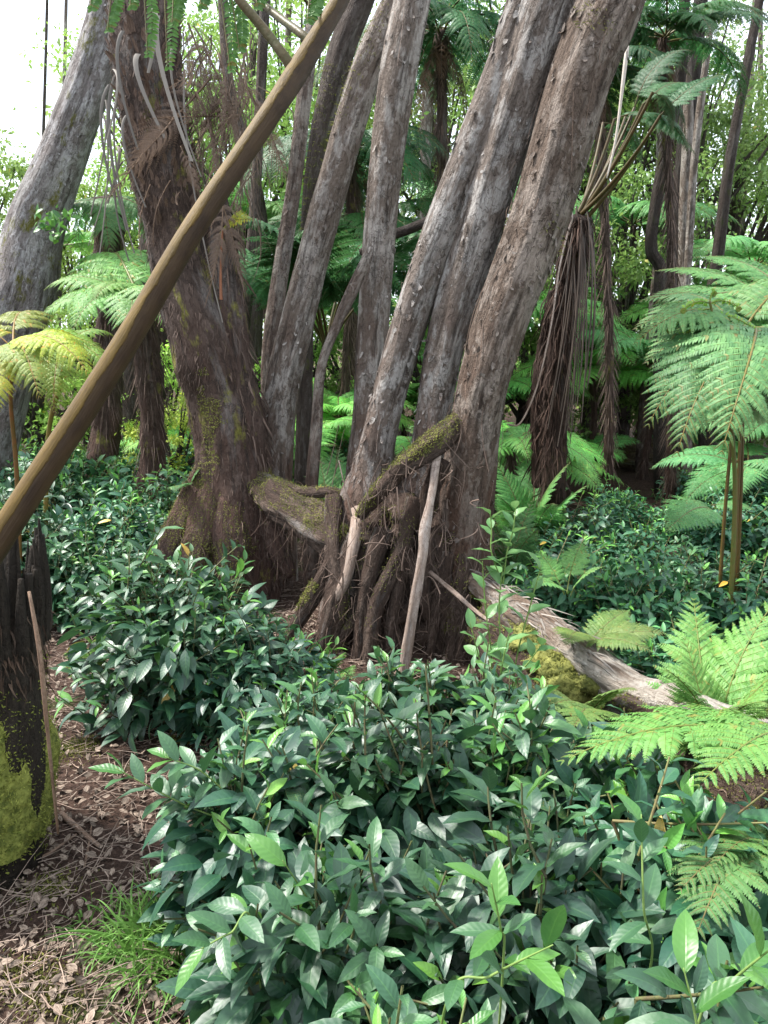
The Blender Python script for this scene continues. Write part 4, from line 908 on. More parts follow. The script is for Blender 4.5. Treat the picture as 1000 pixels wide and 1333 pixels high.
# right group
slim('dark stem with a curved foot on the upper right', [(860, 350, 8.), (848, 325, 8.), (852, 280, 8.), (866, 200, 8.), (885, 100, 8.), (890, 20, 8.)], [15, 15, 15, 17, 16, 14], sd=61, mat='bark_dark', dk=.6)
slim('upright speckled stem right of the curved dark stem', [(892, 480, 8.3), (890, 340, 8.3), (892, 250, 8.3), (896, 150, 8.3), (892, 40, 8.3)], [15, 14, 14, 13, 12], sd=62, mat='bark')
slim('thin pale stem crossing in front of the dark twin trunk', [(888, 480, 8.1), (896, 340, 8.1), (905, 200, 8.1), (922, 60, 8.1), (930, 0, 8.1)], [10, 10, 10, 9, 8], sd=63, mat='bark')
slim('black looking trunk behind the speckled stem', [(875, 470, 8.8), (880, 340, 8.8), (896, 150, 8.8), (906, 60, 8.8)], [24, 24, 22, 20], sd=64, mat='bark_dark', dk=.4)
slim('thin trunk leaning right near the right edge', [(920, 440, 8.6), (935, 330, 8.6), (950, 210, 8.6), (970, 100, 8.6), (985, 20, 8.6)], [18, 16, 14, 13, 12], sd=65, mat='bark_dark', dk=.7)
slim('short pale trunk standing in front of the mossy lying log', [(835, 605, 9.6), (838, 560, 9.6), (842, 500, 9.6), (848, 430, 9.6)], [18, 17, 16, 14], sd=66, mat='bark_thin')
slim('grey twin stem standing in the distance left of the curved dark stem', [(855, 380, 11), (857, 300, 11), (860, 200, 11), (862, 130, 11)], [14, 13, 12, 12], sd=67, mat='bark_pale')
slim('dark crooked stem rising behind the mossy lying log', [(812, 590, 10.4), (808, 530, 10.4), (800, 480, 10.4), (780, 455, 10.4)], [12, 12, 12, 10], sd=68, mat='bark_dark')
# dark tree fern right of the cluster: trunk with skirt and bare stalks fanning up
b = G(722, 5.7); cr_ = P(757, 283, 5.4)
e = empty('skirted_tree_fern', b, 'dark tree fern trunk in a skirt of dead stalks, right of the big leaning trunk', 'tree fern')
trunk_part(e, [(720, 610, 5.7), (722, 540, 5.7), (728, 440, 5.6), (742, 350, 5.5), (757, 283, 5.4)], [32, 30, 32, 36, 32], 'shag', seg=50, amp=.35, seed=71, fibre=1800, fl=(.04, .2), tw=.009)
trunk_part(e, [(700, 610, 5.9), (702, 500, 5.9), (722, 380, 5.7)], [16, 18, 16], 'shag', 'dead_stalk_bundle', seg=30, amp=.35, seed=72, fibre=500, fl=(.05, .25), tw=.010)
f = MB(); A = []; B = []; C = []
for (x, y, Y) in [(850, 120, 5.0), (838, 135, 5.2), (826, 140, 5.6), (815, 150, 5.9), (800, 155, 5.4), (860, 150, 5.1), (785, 160, 5.9), (845, 175, 4.9)]:
    A.append(cr_+rng.normal(0, .02, 3)); C.append(P(x, y, Y)); B.append((A[-1]+C[-1])/2+[.02, 0, -.04])
[(lambda g, k: (tubes(g, A[k], B[k], C[k], .016, .009, 10, 7), g.build('stalk', MT['stalk'], e, color=(.5, .38, .32))))(MB(), k) for k in range(len(A))]
for i, (x, y, Y) in enumerate([(850, 120, 5.0), (838, 135, 5.2), (826, 140, 5.6), (815, 150, 5.9), (800, 155, 5.4), (860, 150, 5.1), (785, 160, 5.9)]):
    q = P(x, y, Y); add_frond(e, q, q+np.array([rng.uniform(.1, .5), rng.uniform(-.2, .3), rng.uniform(-.3, .35)])*1.3, ['arch', 'flat'][i % 2], cr(DARK, .2), 0, (.6, .5, .4))
f = MB(); n = 26; A = np.repeat([cr_], n, 0)+rng.normal(0, .05, (n, 3)); C = A+np.stack([rng.uniform(-.16, .06, n), rng.uniform(-.15, .1, n), -rng.uniform(.5, 1.5, n)], -1); tubes(f, A, (A+C)/2+[.05, -.08, .1], C, .006, .003, 8, 5, tint=rng.random(n)); tag(f.build('dead_stalks', MT['strap'], e, color=(.5, .4, .35)), kind='stuff')
for o in e.children:
    if o.type == 'MESH' and o.name.startswith(('trunk', 'dead_stalk')): o.color = (.45, .38, .35, 1)
# vine hanging beside it
e = empty('hanging_vine', P(690, 555, 4.6), 'thin pale vine hanging in a loop right of the big leaning trunk', 'vine')
f = MB(); tube(f, [P(x, y, Y) for x, y, Y in [(660, 552, 4.7), (678, 550, 4.7), (700, 500, 4.75), (718, 420, 4.8), (728, 350, 4.85), (740, 300, 4.9), (745, 284, 4.9), (742, 260, 4.9)]], [.005]*8, 6, .03); f.build('vine', MT['paleroot'], e, color=(1.4, 1.4, 1.4))
e = empty('hanging_vine', P(790, 230, 4.9), 'white dangling strand by the fanned bare stalks', 'vine')
f = MB(); tube(f, [P(x, y, Y) for x, y, Y in [(818, 60, 4.9), (815, 75, 4.9), (806, 150, 4.9), (800, 190, 4.9), (790, 232, 4.9)]], [.006, .012, .008, .007, .004], 6, .03); f.build('vine', MT['strap'], e, color=(2, 2, 2))
# ------------------------------------------------------------------ stump
e = empty('broken_stump', G(-25, 2.25), 'dark rotten stump with a jagged top and moss around its foot at the left edge', 'stump')
def stump():
    c0 = P(-56, 1120, 2.25); c1 = P(-36, 780, 2.25)
    mb = MB(); X, N, T = tube(mb, [c0, (c0+c1)/2, c1], [.25, .222, .20], 110, .02, .2, 9, .12, .06, 7, seed=81, cap=False)
    # jagged, splintered rim
    th = np.linspace(0, 2*pi, 110, endpoint=False)
    mb.build('stump_wood', MT['stump'], e)
    f = MB(); n = 60
    for k in range(n):
        a = rng.uniform(0, 2*pi); h = .02+.22*rng.random()**2.2; r = .188*rng.uniform(.8, 1.05)
        b = c1+np.array([cos(a)*r, sin(a)*r, -.14]); t = b+np.array([cos(a)*.02, sin(a)*.02, .17+h]); w = rng.uniform(.008, .030)
        tube(f, [b, (b+t)/2+rng.normal(0, .006, 3), t], [w, w*.8, w*rng.uniform(.1, .5)], 8, .02, .5, 30, .2, seed=k, flat=None)
    tag(f.build('splinters', MT['stump'], e), kind='stuff')
    p, nn = pick(X, N, 1100, zlo=P(0, 925, 2.0)[2]); g = MB(); ribbons(g, p-nn*.006, nn*rng.uniform(.05, .4, (len(p), 1))+np.array([0, 0, -1])+rng.normal(0, .15, p.shape), rng.uniform(.02, .08, len(p)), rng.uniform(.003, .010, len(p)), .1, 4, tint=rng.random(len(p))*.8+.2, curl=.1)
    g.build('bark_strips', MT['fibre'], e, color=(.55, .5, .42))
    # moss skirt bulging at the foot
    th = np.linspace(0, 2*pi, 120, endpoint=False); z = np.linspace(0, 1, 50)
    R = (.286+.022*np.sin(z*pi)[:, None]+.045*fbm(np.stack([np.cos(th)[None]*2.2*np.ones((50, 1)), np.sin(th)[None]*2.2*np.ones((50, 1)), z[:, None]*2.5*np.ones(120)], -1), 5, 5))*(1-.5*np.clip((z-.9)/.1, 0, 1)[:, None])
    zt = P(0, 925, 2.0)[2]; zb = P(0, 1135, 2.05)[2]
    XX = np.stack([c0[0]+np.cos(th)*R, c0[1]+np.sin(th)*R, (zb+(zt-zb)*z)[:, None]+.05*vnoise(np.stack([np.cos(th)*3, np.sin(th)*3, th*0], -1), 2)[None]*z[:, None]], -1)
    m = MB(); i = np.arange(49)[:, None]; j = np.arange(120)[None]
    m.add(XX, np.stack([i*120+j, i*120+(j+1) % 120, (i+1)*120+(j+1) % 120, (i+1)*120+j], -1)); mo = m.build('moss', MT['moss'], e, color=(1.2, 1.25, 1.))
    NN = nrm(XX-np.array([c0[0], c0[1], 0])*[1, 1, 0]-XX*[0, 0, 1]); p, nn = pick(XX, NN, 26000, cond=lambda a, b: (b[:, 1] < .4)); g = MB()
    leaves(g, p-nn*.004, nn*.8+[0, 0, .3]+rng.normal(0, .7, p.shape), nn+rng.normal(0, .5, p.shape), rng.uniform(.006, .018, len(p)), .0045, 1., .2, rng.random(len(p))**2, nu=2, nv=1)
    p, nn = pick(X, N, 7000, zlo=.02, zhi=zt+.16, cond=lambda a, b: fbm(a*7, 4, 3)-(a[:, 2]-zt)*3*(a[:, 2] > zt) > -.02)
    leaves(g, p, nn*.8+[0, 0, .3]+rng.normal(0, .7, p.shape), nn+rng.normal(0, .5, p.shape), rng.uniform(.006, .016, len(p)), .0045, 1., .2, rng.random(len(p))**2, nu=2, nv=1)
    g.build('moss_tufts', MT['mosstuft'], mo, color=(1.15, 1.2, 1.))
stump()
e = empty('dry_stick', P(75, 1080, 2.0), 'long thin dry stem propped against the broken stump', 'stem')
f = MB(); tube(f, [P(x, y, Y) for x, y, Y in [(76, 1085, 2.02), (68, 1010, 1.99), (60, 930, 1.97), (52, 850, 1.97), (38, 770, 2.0)]], [.004, .0045, .0055, .006, .004], 7, .03, .2, 30); f.build('stem', MT['paleroot'], e, color=(.75, .62, .5))
e = empty('ground_moss', G(80, 2.3), 'patch of low green moss on the soil beside the broken stump', 'moss')
e['kind'] = 'stuff'
f = MB(); n = 2600; cs = [P(60, 1130, 2.1), P(20, 1185, 1.75), P(230, 865, 3.0), P(100, 915, 2.9), P(60, 1215, 1.7)]
ci = rng.integers(0, 5, n); c = np.array(cs)[ci][:, :2]+rng.normal(0, .045, (n, 2)); p = np.stack([c[:, 0], c[:, 1], gz(c[:, 0], c[:, 1])+.002], -1)
leaves(f, p, rng.normal(0, .6, (n, 3))+[0, 0, 1], rng.normal(0, 1, (n, 3)), rng.uniform(.008, .02, n), .005, 1, .2, rng.random(n), nu=2, nv=1); f.build('moss_tufts', MT['mosstuft'], e)

# fallen sticks and grass
for (pts, r, lb) in [([(80, 1062, 2.35), (105, 1085, 2.25), (130, 1105, 2.15)], .011, 'thick short broken stick lying beside the stump foot'),
                     ([(22, 1134, 2.05), (60, 1115, 2.1), (100, 1088, 2.2)], .006, 'bent pale stick pointing at the stump foot'),
                     ([(110, 1130, 2.0), (116, 1100, 2.1), (120, 1070, 2.2)], .004, 'short thin stick crossing the other sticks by the stump'),
                     ([(10, 1283, 1.55), (40, 1268, 1.58), (70, 1252, 1.62)], .006, 'pale stick lying in the bottom left corner'),
                     ([(165, 1290, 1.5), (200, 1295, 1.5), (240, 1300, 1.48)], .005, 'dark twig lying level near the bottom edge'),
                     ([(185, 1275, 1.55), (195, 1258, 1.6), (205, 1240, 1.66)], .004, 'short twig lying on the litter under the grass tuft')]:
    q = [np.array([P(*p)[0], P(*p)[1], 0]) for p in pts]
    q = []
    for p in pts:
        # drop each point onto the ground along its view line
        Y = p[2]
        for _ in range(6):
            z = float(gz(P(p[0], p[1], Y)[0], Y)); b = (p[1]-666.5)/F; k = (sin(PIT)+b*cos(PIT))/(cos(PIT)-b*sin(PIT)); Y = (CZ-z)/k
        w = P(p[0], p[1], Y); q.append(w+[0, 0, r*.9])
    e = empty('fallen_stick', q[0], lb, 'stick', 'sticks lying on the litter'); f = MB(); tube(f, q, [r, r*.9, r*.6], 8, .02, .2, 40); f.build('stick', MT['paleroot'], e, color=(1., .9, .8) if r > .0045 else (.8, .7, .6))
def grass(px, py, Y, n, rad, L, label):
    b = G(px, Y); e = empty('grass_tuft', b, label, 'grass', None)
    r = rad*np.sqrt(rng.random(n)); a = rng.uniform(0, 2*pi, n); x = b[0]+r*np.cos(a)*1.2; y = b[1]+r*np.sin(a)*.7
    p = np.stack([x, y, gz(x, y)], -1); d = np.stack([np.cos(a)*.6+rng.normal(.2, .5, n), np.sin(a)*.4+rng.normal(-.1, .4, n), rng.uniform(.6, 1.4, n)], -1)
    f = MB(); l = rng.uniform(.5, 1.2, n)*L; ribbons(f, p, d, l, rng.uniform(.004, .008, n), rng.uniform(.3, 1.1, n), 8, tint=rng.random(n)*.6, curl=.06)
    o = f.build('blades', MT['grass'], e); o['kind'] = 'stuff'
grass(225, 1200, 1.86, 950, .20, .26, 'tuft of long arching green grass left of the tea shrubs')
grass(130, 1180, 1.95, 110, .14, .12, 'thin scatter of short grass between stump and grass tuft')
grass(165, 1260, 1.62, 60, .10, .11, 'few short blades of grass in the litter below the grass tuft')
grass(275, 1330, 1.42, 70, .08, .13, 'small clump of grass at the bottom edge under the tea leaves')

# ------------------------------------------------------------------ foreground stalk
_A = P(-40, 762, .86); _d = nrm(_A-P(150, 468, .95)); fb = _A+_d*(_A[2]+.02)/-_d[2]; _m = _A+(fb-_A)*.5
e = empty('tree_fern_frond', fb, 'huge ochre and brown frond stalk crossing the upper left diagonally, close up', 'fern frond')
SP = [fb, _m, _A, P(150, 468, .95), P(250, 300, 1.0), P(345, 158, 1.06), P(388, 92, 1.1), P(440, 5, 1.15), P(500, -100, 1.22), P(600, -220, 1.35)]
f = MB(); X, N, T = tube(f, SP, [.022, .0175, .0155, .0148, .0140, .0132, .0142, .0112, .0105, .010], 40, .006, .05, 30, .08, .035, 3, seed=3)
# turn the painted light and dark split towards the stalk's upper side
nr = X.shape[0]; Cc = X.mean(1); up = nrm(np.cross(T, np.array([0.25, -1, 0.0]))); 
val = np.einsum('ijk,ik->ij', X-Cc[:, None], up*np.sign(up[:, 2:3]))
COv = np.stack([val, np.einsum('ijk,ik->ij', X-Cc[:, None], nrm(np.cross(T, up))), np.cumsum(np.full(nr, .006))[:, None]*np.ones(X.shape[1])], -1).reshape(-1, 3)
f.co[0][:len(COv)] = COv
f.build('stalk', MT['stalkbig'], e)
f = MB()
for pts, r in [([P(386, 98, 1.10), P(372, 76, 1.10), P(345, 40, 1.11), P(308, -5, 1.12), P(270, -60, 1.14), P(200, -110, 1.2), P(100, -120, 1.25)], [.0115, .0085, .0078, .0072, .006, .005, .003]),
               ([P(404, 55, 1.13), P(390, 42, 1.14), P(360, 20, 1.18), P(325, -10, 1.22), P(280, -60, 1.28)], [.009, .0072, .0065, .006, .004]),
               ([P(430, 25, 1.14), P(405, 10, 1.12), P(385, -20, 1.1)], [.003, .0025, .002])]:
    f = MB(); tube(f, pts, np.array(r)*.8, 14, .01, .06, 40, .1); f.build('side_stalk', MT['stalk'], e, color=(.5, .42, .3))
for (x0, y0, x1, y1, Y) in [(150, -60, 140, 40, 1.25), (185, -60, 192, 72, 1.25), (212, -70, 218, 88, 1.24), (228, -50, 224, 30, 1.2), (280, -60, 300, 92, 1.18), (296, -40, 312, 66, 1.18), (255, -60, 262, 10, 1.18), (120, -60, 118, 12, 1.25), (405, -30, 400, 28, 1.1), (168, -60, 170, 10, 1.25), (330, -50, 335, 10, 1.2)]:
    f = MB(); fs = MB(); A = P(x0, y0, Y); C = P(x1, y1, Y-.02); n = 30; t = np.linspace(0, 1, n)[:, None]; c = A*(1-t)+C*t+np.array([.01, 0, 0])*np.sin(t*3)
    tubes(fs, A, (A+C)/2, C, .0014, .0006, 5, 4); ax = nrm(C-A)
    for s in (-1, 1):
        d = np.array([s*.9, .1, 0])+ax*.35; l = .0072*np.sin(np.pi*(.15+.8*(1-t[:, 0]*.9)))*1.2+.002
        leaves(f, c, np.repeat(d[None], n, 0)+rng.normal(0, .12, (n, 3)), np.array([0, -1, .2])+rng.normal(0, .25, (n, 3)), l, .0048, .5, .2, 0, nu=4, nv=1, base=.8, peak=.4)
    o = f.build('leaflet', MT['fern'], e, color=(.75, .85, .5)); fs.build('leaflet_rib', MT['stalk'], o)

# ------------------------------------------------------------------ background ferns
# tree ferns high up, crown shade put into the dark frond colours
crown_fern(G(560, 9.), P(575, 40, 8.6), 13, 1.7, 'droop', 'tall tree fern with a dark drooping crown between the upright trunk and the leaning stems', color=(.42, .62, .66), trunk=True, rt=.055, drop=(.05, .45), skirt=8)
crown_fern(G(440, 9.5), P(458, 190, 9.), 12, 1.7, 'droop', 'dark tree fern crown behind the straight grey leaning trunk', color=(.38, .58, .6), trunk=True, rt=.055, drop=(.1, .5), skirt=5)
crown_fern(G(870, 7.5), P(862, 50, 7.2), 13, 1.35, 'droop', 'tree fern with a high dark crown at the top right', color=(.45, .68, .66), trunk=True, rt=.036, drop=(-.05, .35), skirt=7)
crown_fern(G(790, 7.6), P(775, 90, 7.), 11, 1.2, 'droop', 'dark tree fern crown tucked behind the top of the big leaning trunk', color=(.28, .42, .44), trunk=True, rt=.036, drop=(.1, .5), skirt=12)
crown_fern(G(433, 7.3), P(425, 455, 7.2), 11, 1.9, 'up', 'fern with a fan of dark bare stalks between the slim trunks', color=(.6, .85, .8), drop=(-.05, .15), up=.55, stc=(.5, .45, .35), name='fern', cat='fern')
crown_fern(G(450, 10), P(470, 300, 9.5), 12, 1.9, 'droop', 'deep green tree fern crown low behind the upright grey trunk', color=(.5, .75, .65), trunk=True, rt=.08, drop=(.05, .35))
crown_fern(G(128, 7.4), P(140, 260, 7.4), 5, .9, 'droop', 'dead shaggy tree fern trunk draped in dry straps at the upper left', color=(.7, .9, .7), trunk=True, rt=.12, drop=(.5, .8), skirt=22)
crown_fern(G(160, 8.5), P(85, 320, 8.6), 8, 1.1, 'lowflat', 'pale green fern behind the far left trunk', color=(1.6, 1.7, 1.), drop=(.0, .3), name='fern', cat='fern')
bgf = [ # px, Y, crown z, L, var, color, label
    (700, 7.8, .35, 1.3, 'up', (1.2, 1.5, .9), 'fern with layered light fronds behind the dark skirted trunk'),
    (840, 11., 1.1, 1.6, 'arch', (1.5, 1.8, .9), 'yellow green fern in the middle of the right background'),
    (760, 9.5, 1.1, 1.7, 'arch', (1.3, 1.6, .9), 'bright fern behind the fanned bare stalks'),
    (830, 9.0, 1.3, 1.7, 'droop', (.8, 1.15, 1.), 'blue green fern crown left of the curved dark stem'),
    (910, 9.4, 1.2, 1.7, 'arch', (.9, 1.25, .95), 'broad fern crown behind the speckled stem'),
    (1000, 8.6, 1.3, 1.8, 'arch', (1.0, 1.35, 1.0), 'fern crown at the right edge below the pale gap'),
    (800, 11.5, .9, 1.5, 'arch', (1.5, 1.9, .95), 'yellow green fern arching behind the mossy lying log'),
    (770, 10.8, 1.3, 1.6, 'arch', (1.7, 2.1, .95), 'lime fern crown right beside the skirted tree fern'),
    (875, 10.4, 1.9, 1.4, 'arch', (1.2, 1.6, .95), 'fern crown at the foot of the curved dark stem'),
    (665, 7.2, .6, 1.1, 'up', (1.3, 1.7, .9), 'fern in the gap right of the leaning stems'),
    (250, 8.2, .5, 1.1, 'arch', (1.5, 1.9, .9), 'lime fern in the sunny gap just left of the shaggy trunk'),
    (410, 7.9, .6, 1.1, 'arch', (1.3, 1.6, .9), 'light fern filling the gap between the thin crooked stem and slim trunks'),
    (660, 6.5, .7, 1.1, 'arch', (1.1, 1.4, .9), 'light fern in the slit between the big trunk and skirted tree fern'),
    (755, 9.4, .3, .9, 'lowflat', (1.3, 1.7, 1.2), 'low bright fern in front of the mossy lying log'),  # added in a pale colour to brighten the dark back corner
    (825, 11.5, .7, 1.4, 'arch', (1.8, 2.2, 1.1), 'lime fern right behind the mossy lying log'),
    (640, 10., 3.0, 1.9, 'droop', (.8, 1.05, .9), 'green tree fern crown in the gap between the upright trunk and leaning stems'),
    (350, 10.5, 3.0, 1.9, 'droop', (1.1, 1.35, 1.), 'tree fern crown behind the upper middle of the diagonal stalk'),
    (800, 10.5, 3.0, 1.8, 'droop', (.75, .95, .85), 'tree fern crown behind the curved dark stem'),
    (950, 9.6, 2.4, 1.6, 'droop', (1.1, 1.35, 1.1), 'tree fern crown behind the thin right leaning trunk'),
    (700, 9.0, 1.7, 1.7, 'droop', (1.2, 1.5, 1.), 'tree fern crown showing just right of the big leaning trunk'),
    (960, 10.5, 2.1, 1.9, 'droop', (1.4, 1.7, 1.3), 'light washed out fern crown high at the right edge'),
    (900, 10.6, .3, 1.2, 'lowflat', (.75, 1.1, 1.), 'low fern next to the mossy lying log'),
    (640, 9.5, .9, 1.6, 'arch', (1., 1.35, .9), 'fern showing between the leaning stems and skirted trunk'),
    (520, 9.8, .8, 1.6, 'arch', (1.1, 1.5, .9), 'fern in the slit left of the central leaning stems'),
    (445, 8.8, .7, 1.3, 'arch', (1.4, 1.7, .9), 'bright fern low in the gap between slim trunks'),
    (360, 9.5, .9, 1.5, 'arch', (1.1, 1.5, .9), 'fern low behind the thin pale stem'),
    (540, 8.0, .5, 1.1, 'lowflat', (1., 1.3, .9), 'small fern behind the foot of the central stems'),
    (700, 11.5, 1.9, 1.9, 'droop', (1., 1.4, .9), 'distant fern crown behind the fanned bare stalks'),
    (820, 12., 1.8, 2., 'droop', (1.1, 1.4, 1.), 'distant fern crown between curved stem and skirted trunk'),
    (420, 12., 1.9, 2., 'droop', (.9, 1.2, .9), 'distant fern crown low between the slim trunks'),
    (970, 6.3, .5, 1.1, 'up', (.8, 1.1, 1.05), 'upright fern behind the large blue green fern'),
    (1010, 6.8, .8, 1.5, 'arch', (.9, 1.2, 1.05), 'fern behind the arching ribbed fronds at the right edge'),
    (500, 13., 1.4, 2., 'droop', (.9, 1.2, .9), 'distant fern in the slit beside the upright grey trunk'),
    (600, 12.5, 2.2, 2., 'droop', (.9, 1.2, .9), 'distant fern crown left of the leaning stems'),
    (930, 12.5, 1.6, 2., 'droop', (1.1, 1.4, 1.05), 'distant fern crown behind the thin right leaning trunk')]
for (px, Y, z, L, var, c, lb) in bgf:
    b = G(px, Y); crown_fern(b, b+[0, 0, z], 9, L, var, lb, color=tuple(q*1.6 for q in c), drop=(.0, .3), up=.12, trunk=z > .6, rt=.035, name='fern', cat='fern', az0=rng.uniform(0, 6))  # frond colours lifted so the background reads as lit

# ------------------------------------------------------------------ leafy background trees
def leafy(seed, H, R, ncl, nl, ls, flatc=.8):
    st = np.random.default_rng(seed)
    d = nrm(st.normal(size=(ncl, 3))); r = st.random(ncl)**.45
    c = d*r[:, None]*np.array([R, R, R*flatc*1.3])+np.array([0, 0, H])
    c[:, 2] = np.maximum(c[:, 2], .25)
    ci = np.repeat(np.arange(ncl), nl); sg = st.uniform(.10, .30, ncl)[ci][:, None]*R*.55
    p = c[ci]+st.normal(0, 1, (len(ci), 3))*sg*[1, 1, .6]
    p[:, 2] = np.maximum(p[:, 2], .05)
    D = nrm(p-c[ci]+st.normal(0, .1, p.shape))+st.normal(0, .6, p.shape); D[:, 2] -= .2
    L = st.uniform(.7, 1.4, len(ci))*ls
    ml = MB(); leaves(ml, p, D, st.normal(0, .6, p.shape)+[0, 0, .9], L, L*.5, .5, .2, np.clip(st.uniform(0, .5, ncl)[ci]+st.uniform(0, .4, len(ci)), 0, 1), nu=2, nv=1)
    ms = MB(); top = np.array([0, 0, H*.9]); k = min(ncl, 26)
    b = np.stack([st.normal(0, .04, k), st.normal(0, .04, k), st.uniform(.25, .8, k)*H], -1)
    tubes(ms, b, (b+c[:k])/2+[0, 0, .1], c[:k], .035, .008, 7, 5)
    mt = MB(); tube(mt, [[0, 0, -.2], [st.normal(0, .1), .05, H*.5], top], [.10, .075, .05], 12, .1, .15, 8)
    return ml.mesh('crown', MT['crown']), ms.mesh('limbs', MT['bark_dark']), mt.mesh('trunk', MT['bark_dark'])
LV = [leafy(201, 3.8, 1.5, 60, 120, .066), leafy(202, 2.4, 1.2, 50, 130, .06), leafy(203, 1.0, .9, 40, 110, .06, .9), leafy(204, 5.0, 1.9, 80, 120, .075)]
def place_tree(v, px, Y, s, label, group, color=(1, 1, 1), cat='tree', name='leafy_tree', z=0):
    b = G(px, Y); e = empty(name, b, label, cat, group); e.rotation_euler = (0, 0, rng.uniform(0, 6)); e.scale = (s, s, s*rng.uniform(.95, 1.1))
    for nm, me in zip(('crown', 'limbs', 'trunk'), LV[v]):
        o = bpy.data.objects.new(nm, me); COL.objects.link(o); o.parent = e; c = cr(color, .1); o.color = (*c, 1) if nm == 'crown' else (1, 1, 1, 1)
    return e
GT = 'leafy trees in the background'
tl = [ # variant, px, Y, s, color, label
    (0, -40, 11, 1., (1.2, 1.3, .9), 'leafy tree at the left edge against the white sky'),
    (1, 30, 12, 1., (1.5, 1.5, .9), 'sunlit leafy tree behind the far left leaning trunk'),
    (1, 120, 13, 1.1, (1.5, 1.5, .9), 'leafy tree seen through the straps left of the shaggy trunk'),
    (0, 225, 14, 1., (1.2, 1.4, .9), 'leafy tree behind the shaggy trunk'),
    (3, 280, 13, 1., (1.2, 1.4, .8), 'tall leafy tree behind the curtain of dead fronds'),
    (0, 330, 11, 1.1, (1.0, 1.2, .8), 'leafy tree behind the top of the diagonal stalk'),
    (3, 400, 14, 1.05, (1.2, 1.3, .8), 'tall leafy tree above the slim trunks'),
    (0, 470, 15, 1.2, (.9, 1.1, .8), 'leafy tree far behind the dark tree fern crowns'),
    (3, 560, 15, 1.1, (.9, 1.1, .8), 'tall leafy tree behind the upright grey trunk'),
    (1, 620, 14, 1.2, (1.1, 1.2, .9), 'leafy tree just left of the leaning stems'),
    (3, 700, 13, 1.1, (.8, 1., .7), 'tall leafy tree behind the leaning stems'),
    (0, 760, 12, 1.1, (.9, 1.0, .75), 'leafy tree behind the fanned bare stalks'),
    (1, 800, 10.5, 1., (.9, 1., .75), 'bushy tree left of the curved dark stem'),
    (0, 850, 12, 1.1, (.8, .9, .75), 'grey green leafy tree behind the curved dark stem'),
    (3, 920, 13, .95, (.9, 1., .8), 'tall grey green tree behind the speckled stem'),
    (0, 1010, 12.5, .95, (1.2, 1.3, 1.), 'leafy tree at the right edge against the pale sky'),
    (1, 1000, 15, 1.2, (1.4, 1.5, 1.2), 'pale leafy tree far off at the right edge')]
for (v, px, Y, s, c, lb) in tl: place_tree(v, px, Y, s, lb, GT, tuple(q*1.35 for q in c))  # crown colours lifted to stand in for sunlight on the backdrop
hl = [(235, 7.4, .55, (2.2, 2.2, .9), 'bright lime bush in the gap left of the shaggy trunk'), (225, 9., .8, (2., 2.1, .9), 'sunlit bush low behind the shaggy trunk foot'), (60, 9., 1., (1.4, 1.6, .9), 'sunlit bush behind the yellowing fern'),
      (-30, 9.5, 1.1, (1.4, 1.6, .9), 'sunlit bush at the left edge behind the leaning trunk'), (130, 10., 1.1, (1.5, 1.7, .9), 'sunlit bush behind the light green fern crown'), (330, 9., .7, (1.3, 1.6, .8), 'bush behind the thin dark trunk'), (400, 10, .9, (1.3, 1.6, .8), 'bush low behind the slim trunks'),
      (460, 11, 1.1, (1., 1.3, .8), 'dim bush low beside the upright grey trunk'), (560, 10, 1., (1., 1.3, .9), 'bush behind the foot of the central stems'), (680, 10, 1., (.8, 1., .7), 'dim bush behind the skirted tree fern'), (760, 10.5, 1., (.9, 1.1, .8), 'dim bush in the right background'),
      (850, 11, 1.1, (.9, 1.1, .8), 'bush behind the mossy lying log'), (950, 11, 1.2, (1., 1.2, .9), 'bush behind the large blue green fern'), (1040, 10, 1.2, (1., 1.2, .9), 'bush behind the ribbed fronds at the right edge')]
for (px, Y, s, c, lb) in hl: place_tree(2, px, Y, s, lb, 'bushes in the background', tuple(q*1.4 for q in c), 'bush', 'leafy_bush')
def overhead_shade(e, x, y, z, s=1.):
    o = bpy.data.objects.new('crown', LV[3][0]); COL.objects.link(o); o.location = (x, y, z-5*s); o.scale = (s, s, s); attach(o, e)  # unseen crown above the view, added to cast dappled shade
overhead_shade(E, 2.4, 3.7, 6.8, .8)
# far forest mass
def far_forest():
    st = rng; ncl = 620; a = st.uniform(RAD(50), RAD(130), ncl); r = st.uniform(17, 30, ncl); h = st.random(ncl)**1.5*7.5
    c = np.stack([np.cos(a)*r, np.sin(a)*r, h+.2], -1)
    sky = ((c[:, 0]/c[:, 1] < -.36) & (h > 3.2)) | ((c[:, 0]/c[:, 1] > .36) & (h > 3.6)) | ((np.abs(c[:, 0]/c[:, 1]-.04) < .03) & (h > 2.5) & (h < 5))
    c = c[~sky]; ncl = len(c); nl = 60; ci = np.repeat(np.arange(ncl), nl)
    p = c[ci]+st.normal(0, .55, (len(ci), 3)); p[:, 2] = np.maximum(p[:, 2], .1); L = st.uniform(.10, .24, len(ci))
    m = MB(); leaves(m, p, st.normal(0, 1, p.shape), st.normal(0, .5, p.shape)+[0, 0, 1], L, L*.55, .5, .2, np.clip(st.uniform(0, .6, ncl)[ci]+st.uniform(0, .4, len(ci)), 0, 1), nu=2, nv=1)
    tag(m.build('distant_foliage', MT['crown'], color=(1.5, 1.55, 1.15)), 'hazy mass of far off forest foliage behind everything', 'foliage', kind='stuff')  # far brightness painted in by the lifted leaf colour
far_forest()
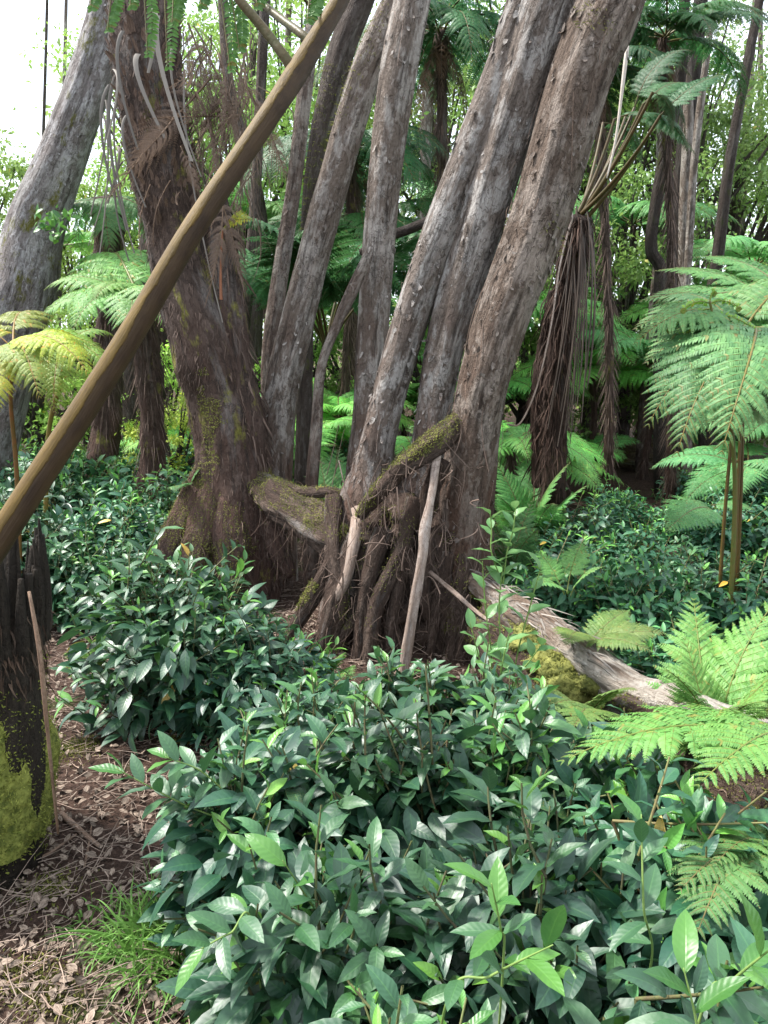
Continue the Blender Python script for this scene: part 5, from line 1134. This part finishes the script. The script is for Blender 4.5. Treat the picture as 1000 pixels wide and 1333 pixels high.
for i, (px, Y, w, ln) in enumerate([(48, 14, 4, 12), (75, 15, 5, 10), (200, 13, 12, 20), (250, 15, 9, -30), (300, 13, 10, 30), (365, 15, 9, 10), (455, 16, 10, 0), (545, 13, 14, 14), (760, 13, 12, 5), (815, 12.5, 10, -10), (905, 15, 5, 10), (955, 14, 8, 25), (925, 17, 6, -10), (990, 16, 7, 0)]):
    e = empty('distant_trunk', G(px, Y), ['thin distant trunk against the brightest sky at the far left', 'thin distant trunk behind the left leaning trunk', 'distant trunk hidden behind the straps of the shaggy tree', 'distant trunk behind the shaggy trunk', 'distant trunk behind the dead frond curtain', 'distant trunk behind the diagonal stalk top', 'distant trunk behind the dark fern crowns', 'distant trunk in the bright gap left of the leaning stems', 'distant trunk beyond the fanned stalks', 'distant trunk left of the curved dark stem', 'distant trunk beyond the speckled stem', 'distant trunk beyond the right leaning trunk', 'very thin distant trunk in the pale gap at upper right', 'distant trunk at the right edge'][i], 'tree')
    mb = MB(); tube(mb, [P(px, 520, Y), P(px+ln*.4, 300, Y), P(px+ln, 60, Y), P(px+ln*1.5, -200, Y)], [w*px2m(Y)/2*k for k in (1.2, 1, .85, .6)], 14, .1, .15, 6); mb.build('trunk', MT['bark_thin' if i % 2 else 'bark_dark'], e)

# ------------------------------------------------------------------ light
SUN_EL, SUN_AZ = 56, 285     # elevation; compass azimuth of the sun measured from +Y towards +X
sun = bpy.data.lights.new('sun', 'SUN'); sun.energy = 4.2; sun.angle = RAD(7); sun.color = (1, .96, .90)
so = bpy.data.objects.new('sun', sun); COL.objects.link(so)
az = RAD(SUN_AZ); el = RAD(SUN_EL); d = Vector((sin(az)*cos(el), cos(az)*cos(el), sin(el)))
so.rotation_euler = (-d).to_track_quat('-Z', 'Y').to_euler(); so.location = (0, 0, 8)
w = bpy.data.worlds.new('World'); SC.world = w; w.use_nodes = True; nt = w.node_tree; nt.nodes.clear()
sk = nt.nodes.new('ShaderNodeTexSky'); sk.sky_type = 'NISHITA'; sk.sun_disc = False; sk.sun_elevation = el; sk.sun_rotation = az; sk.dust_density = 3.; sk.air_density = 1.
bg = nt.nodes.new('ShaderNodeBackground'); bg.inputs[1].default_value = .125
mx = nt.nodes.new('ShaderNodeMix'); mx.data_type = 'RGBA'; mx.inputs[0].default_value = .65; mx.inputs[7].default_value = (9.0, 9.8, 10.6, 1)
wo = nt.nodes.new('ShaderNodeOutputWorld')
nt.links.new(sk.outputs[0], mx.inputs[6]); nt.links.new(mx.outputs[2], bg.inputs[0]); nt.links.new(bg.outputs[0], wo.inputs[0])
SC.view_settings.view_transform = 'Standard'; SC.view_settings.look = 'None'; SC.view_settings.exposure = 1.22; SC.view_settings.gamma = 1
SC.cycles.max_bounces = 6; SC.cycles.diffuse_bounces = 3; SC.cycles.transmission_bounces = 3
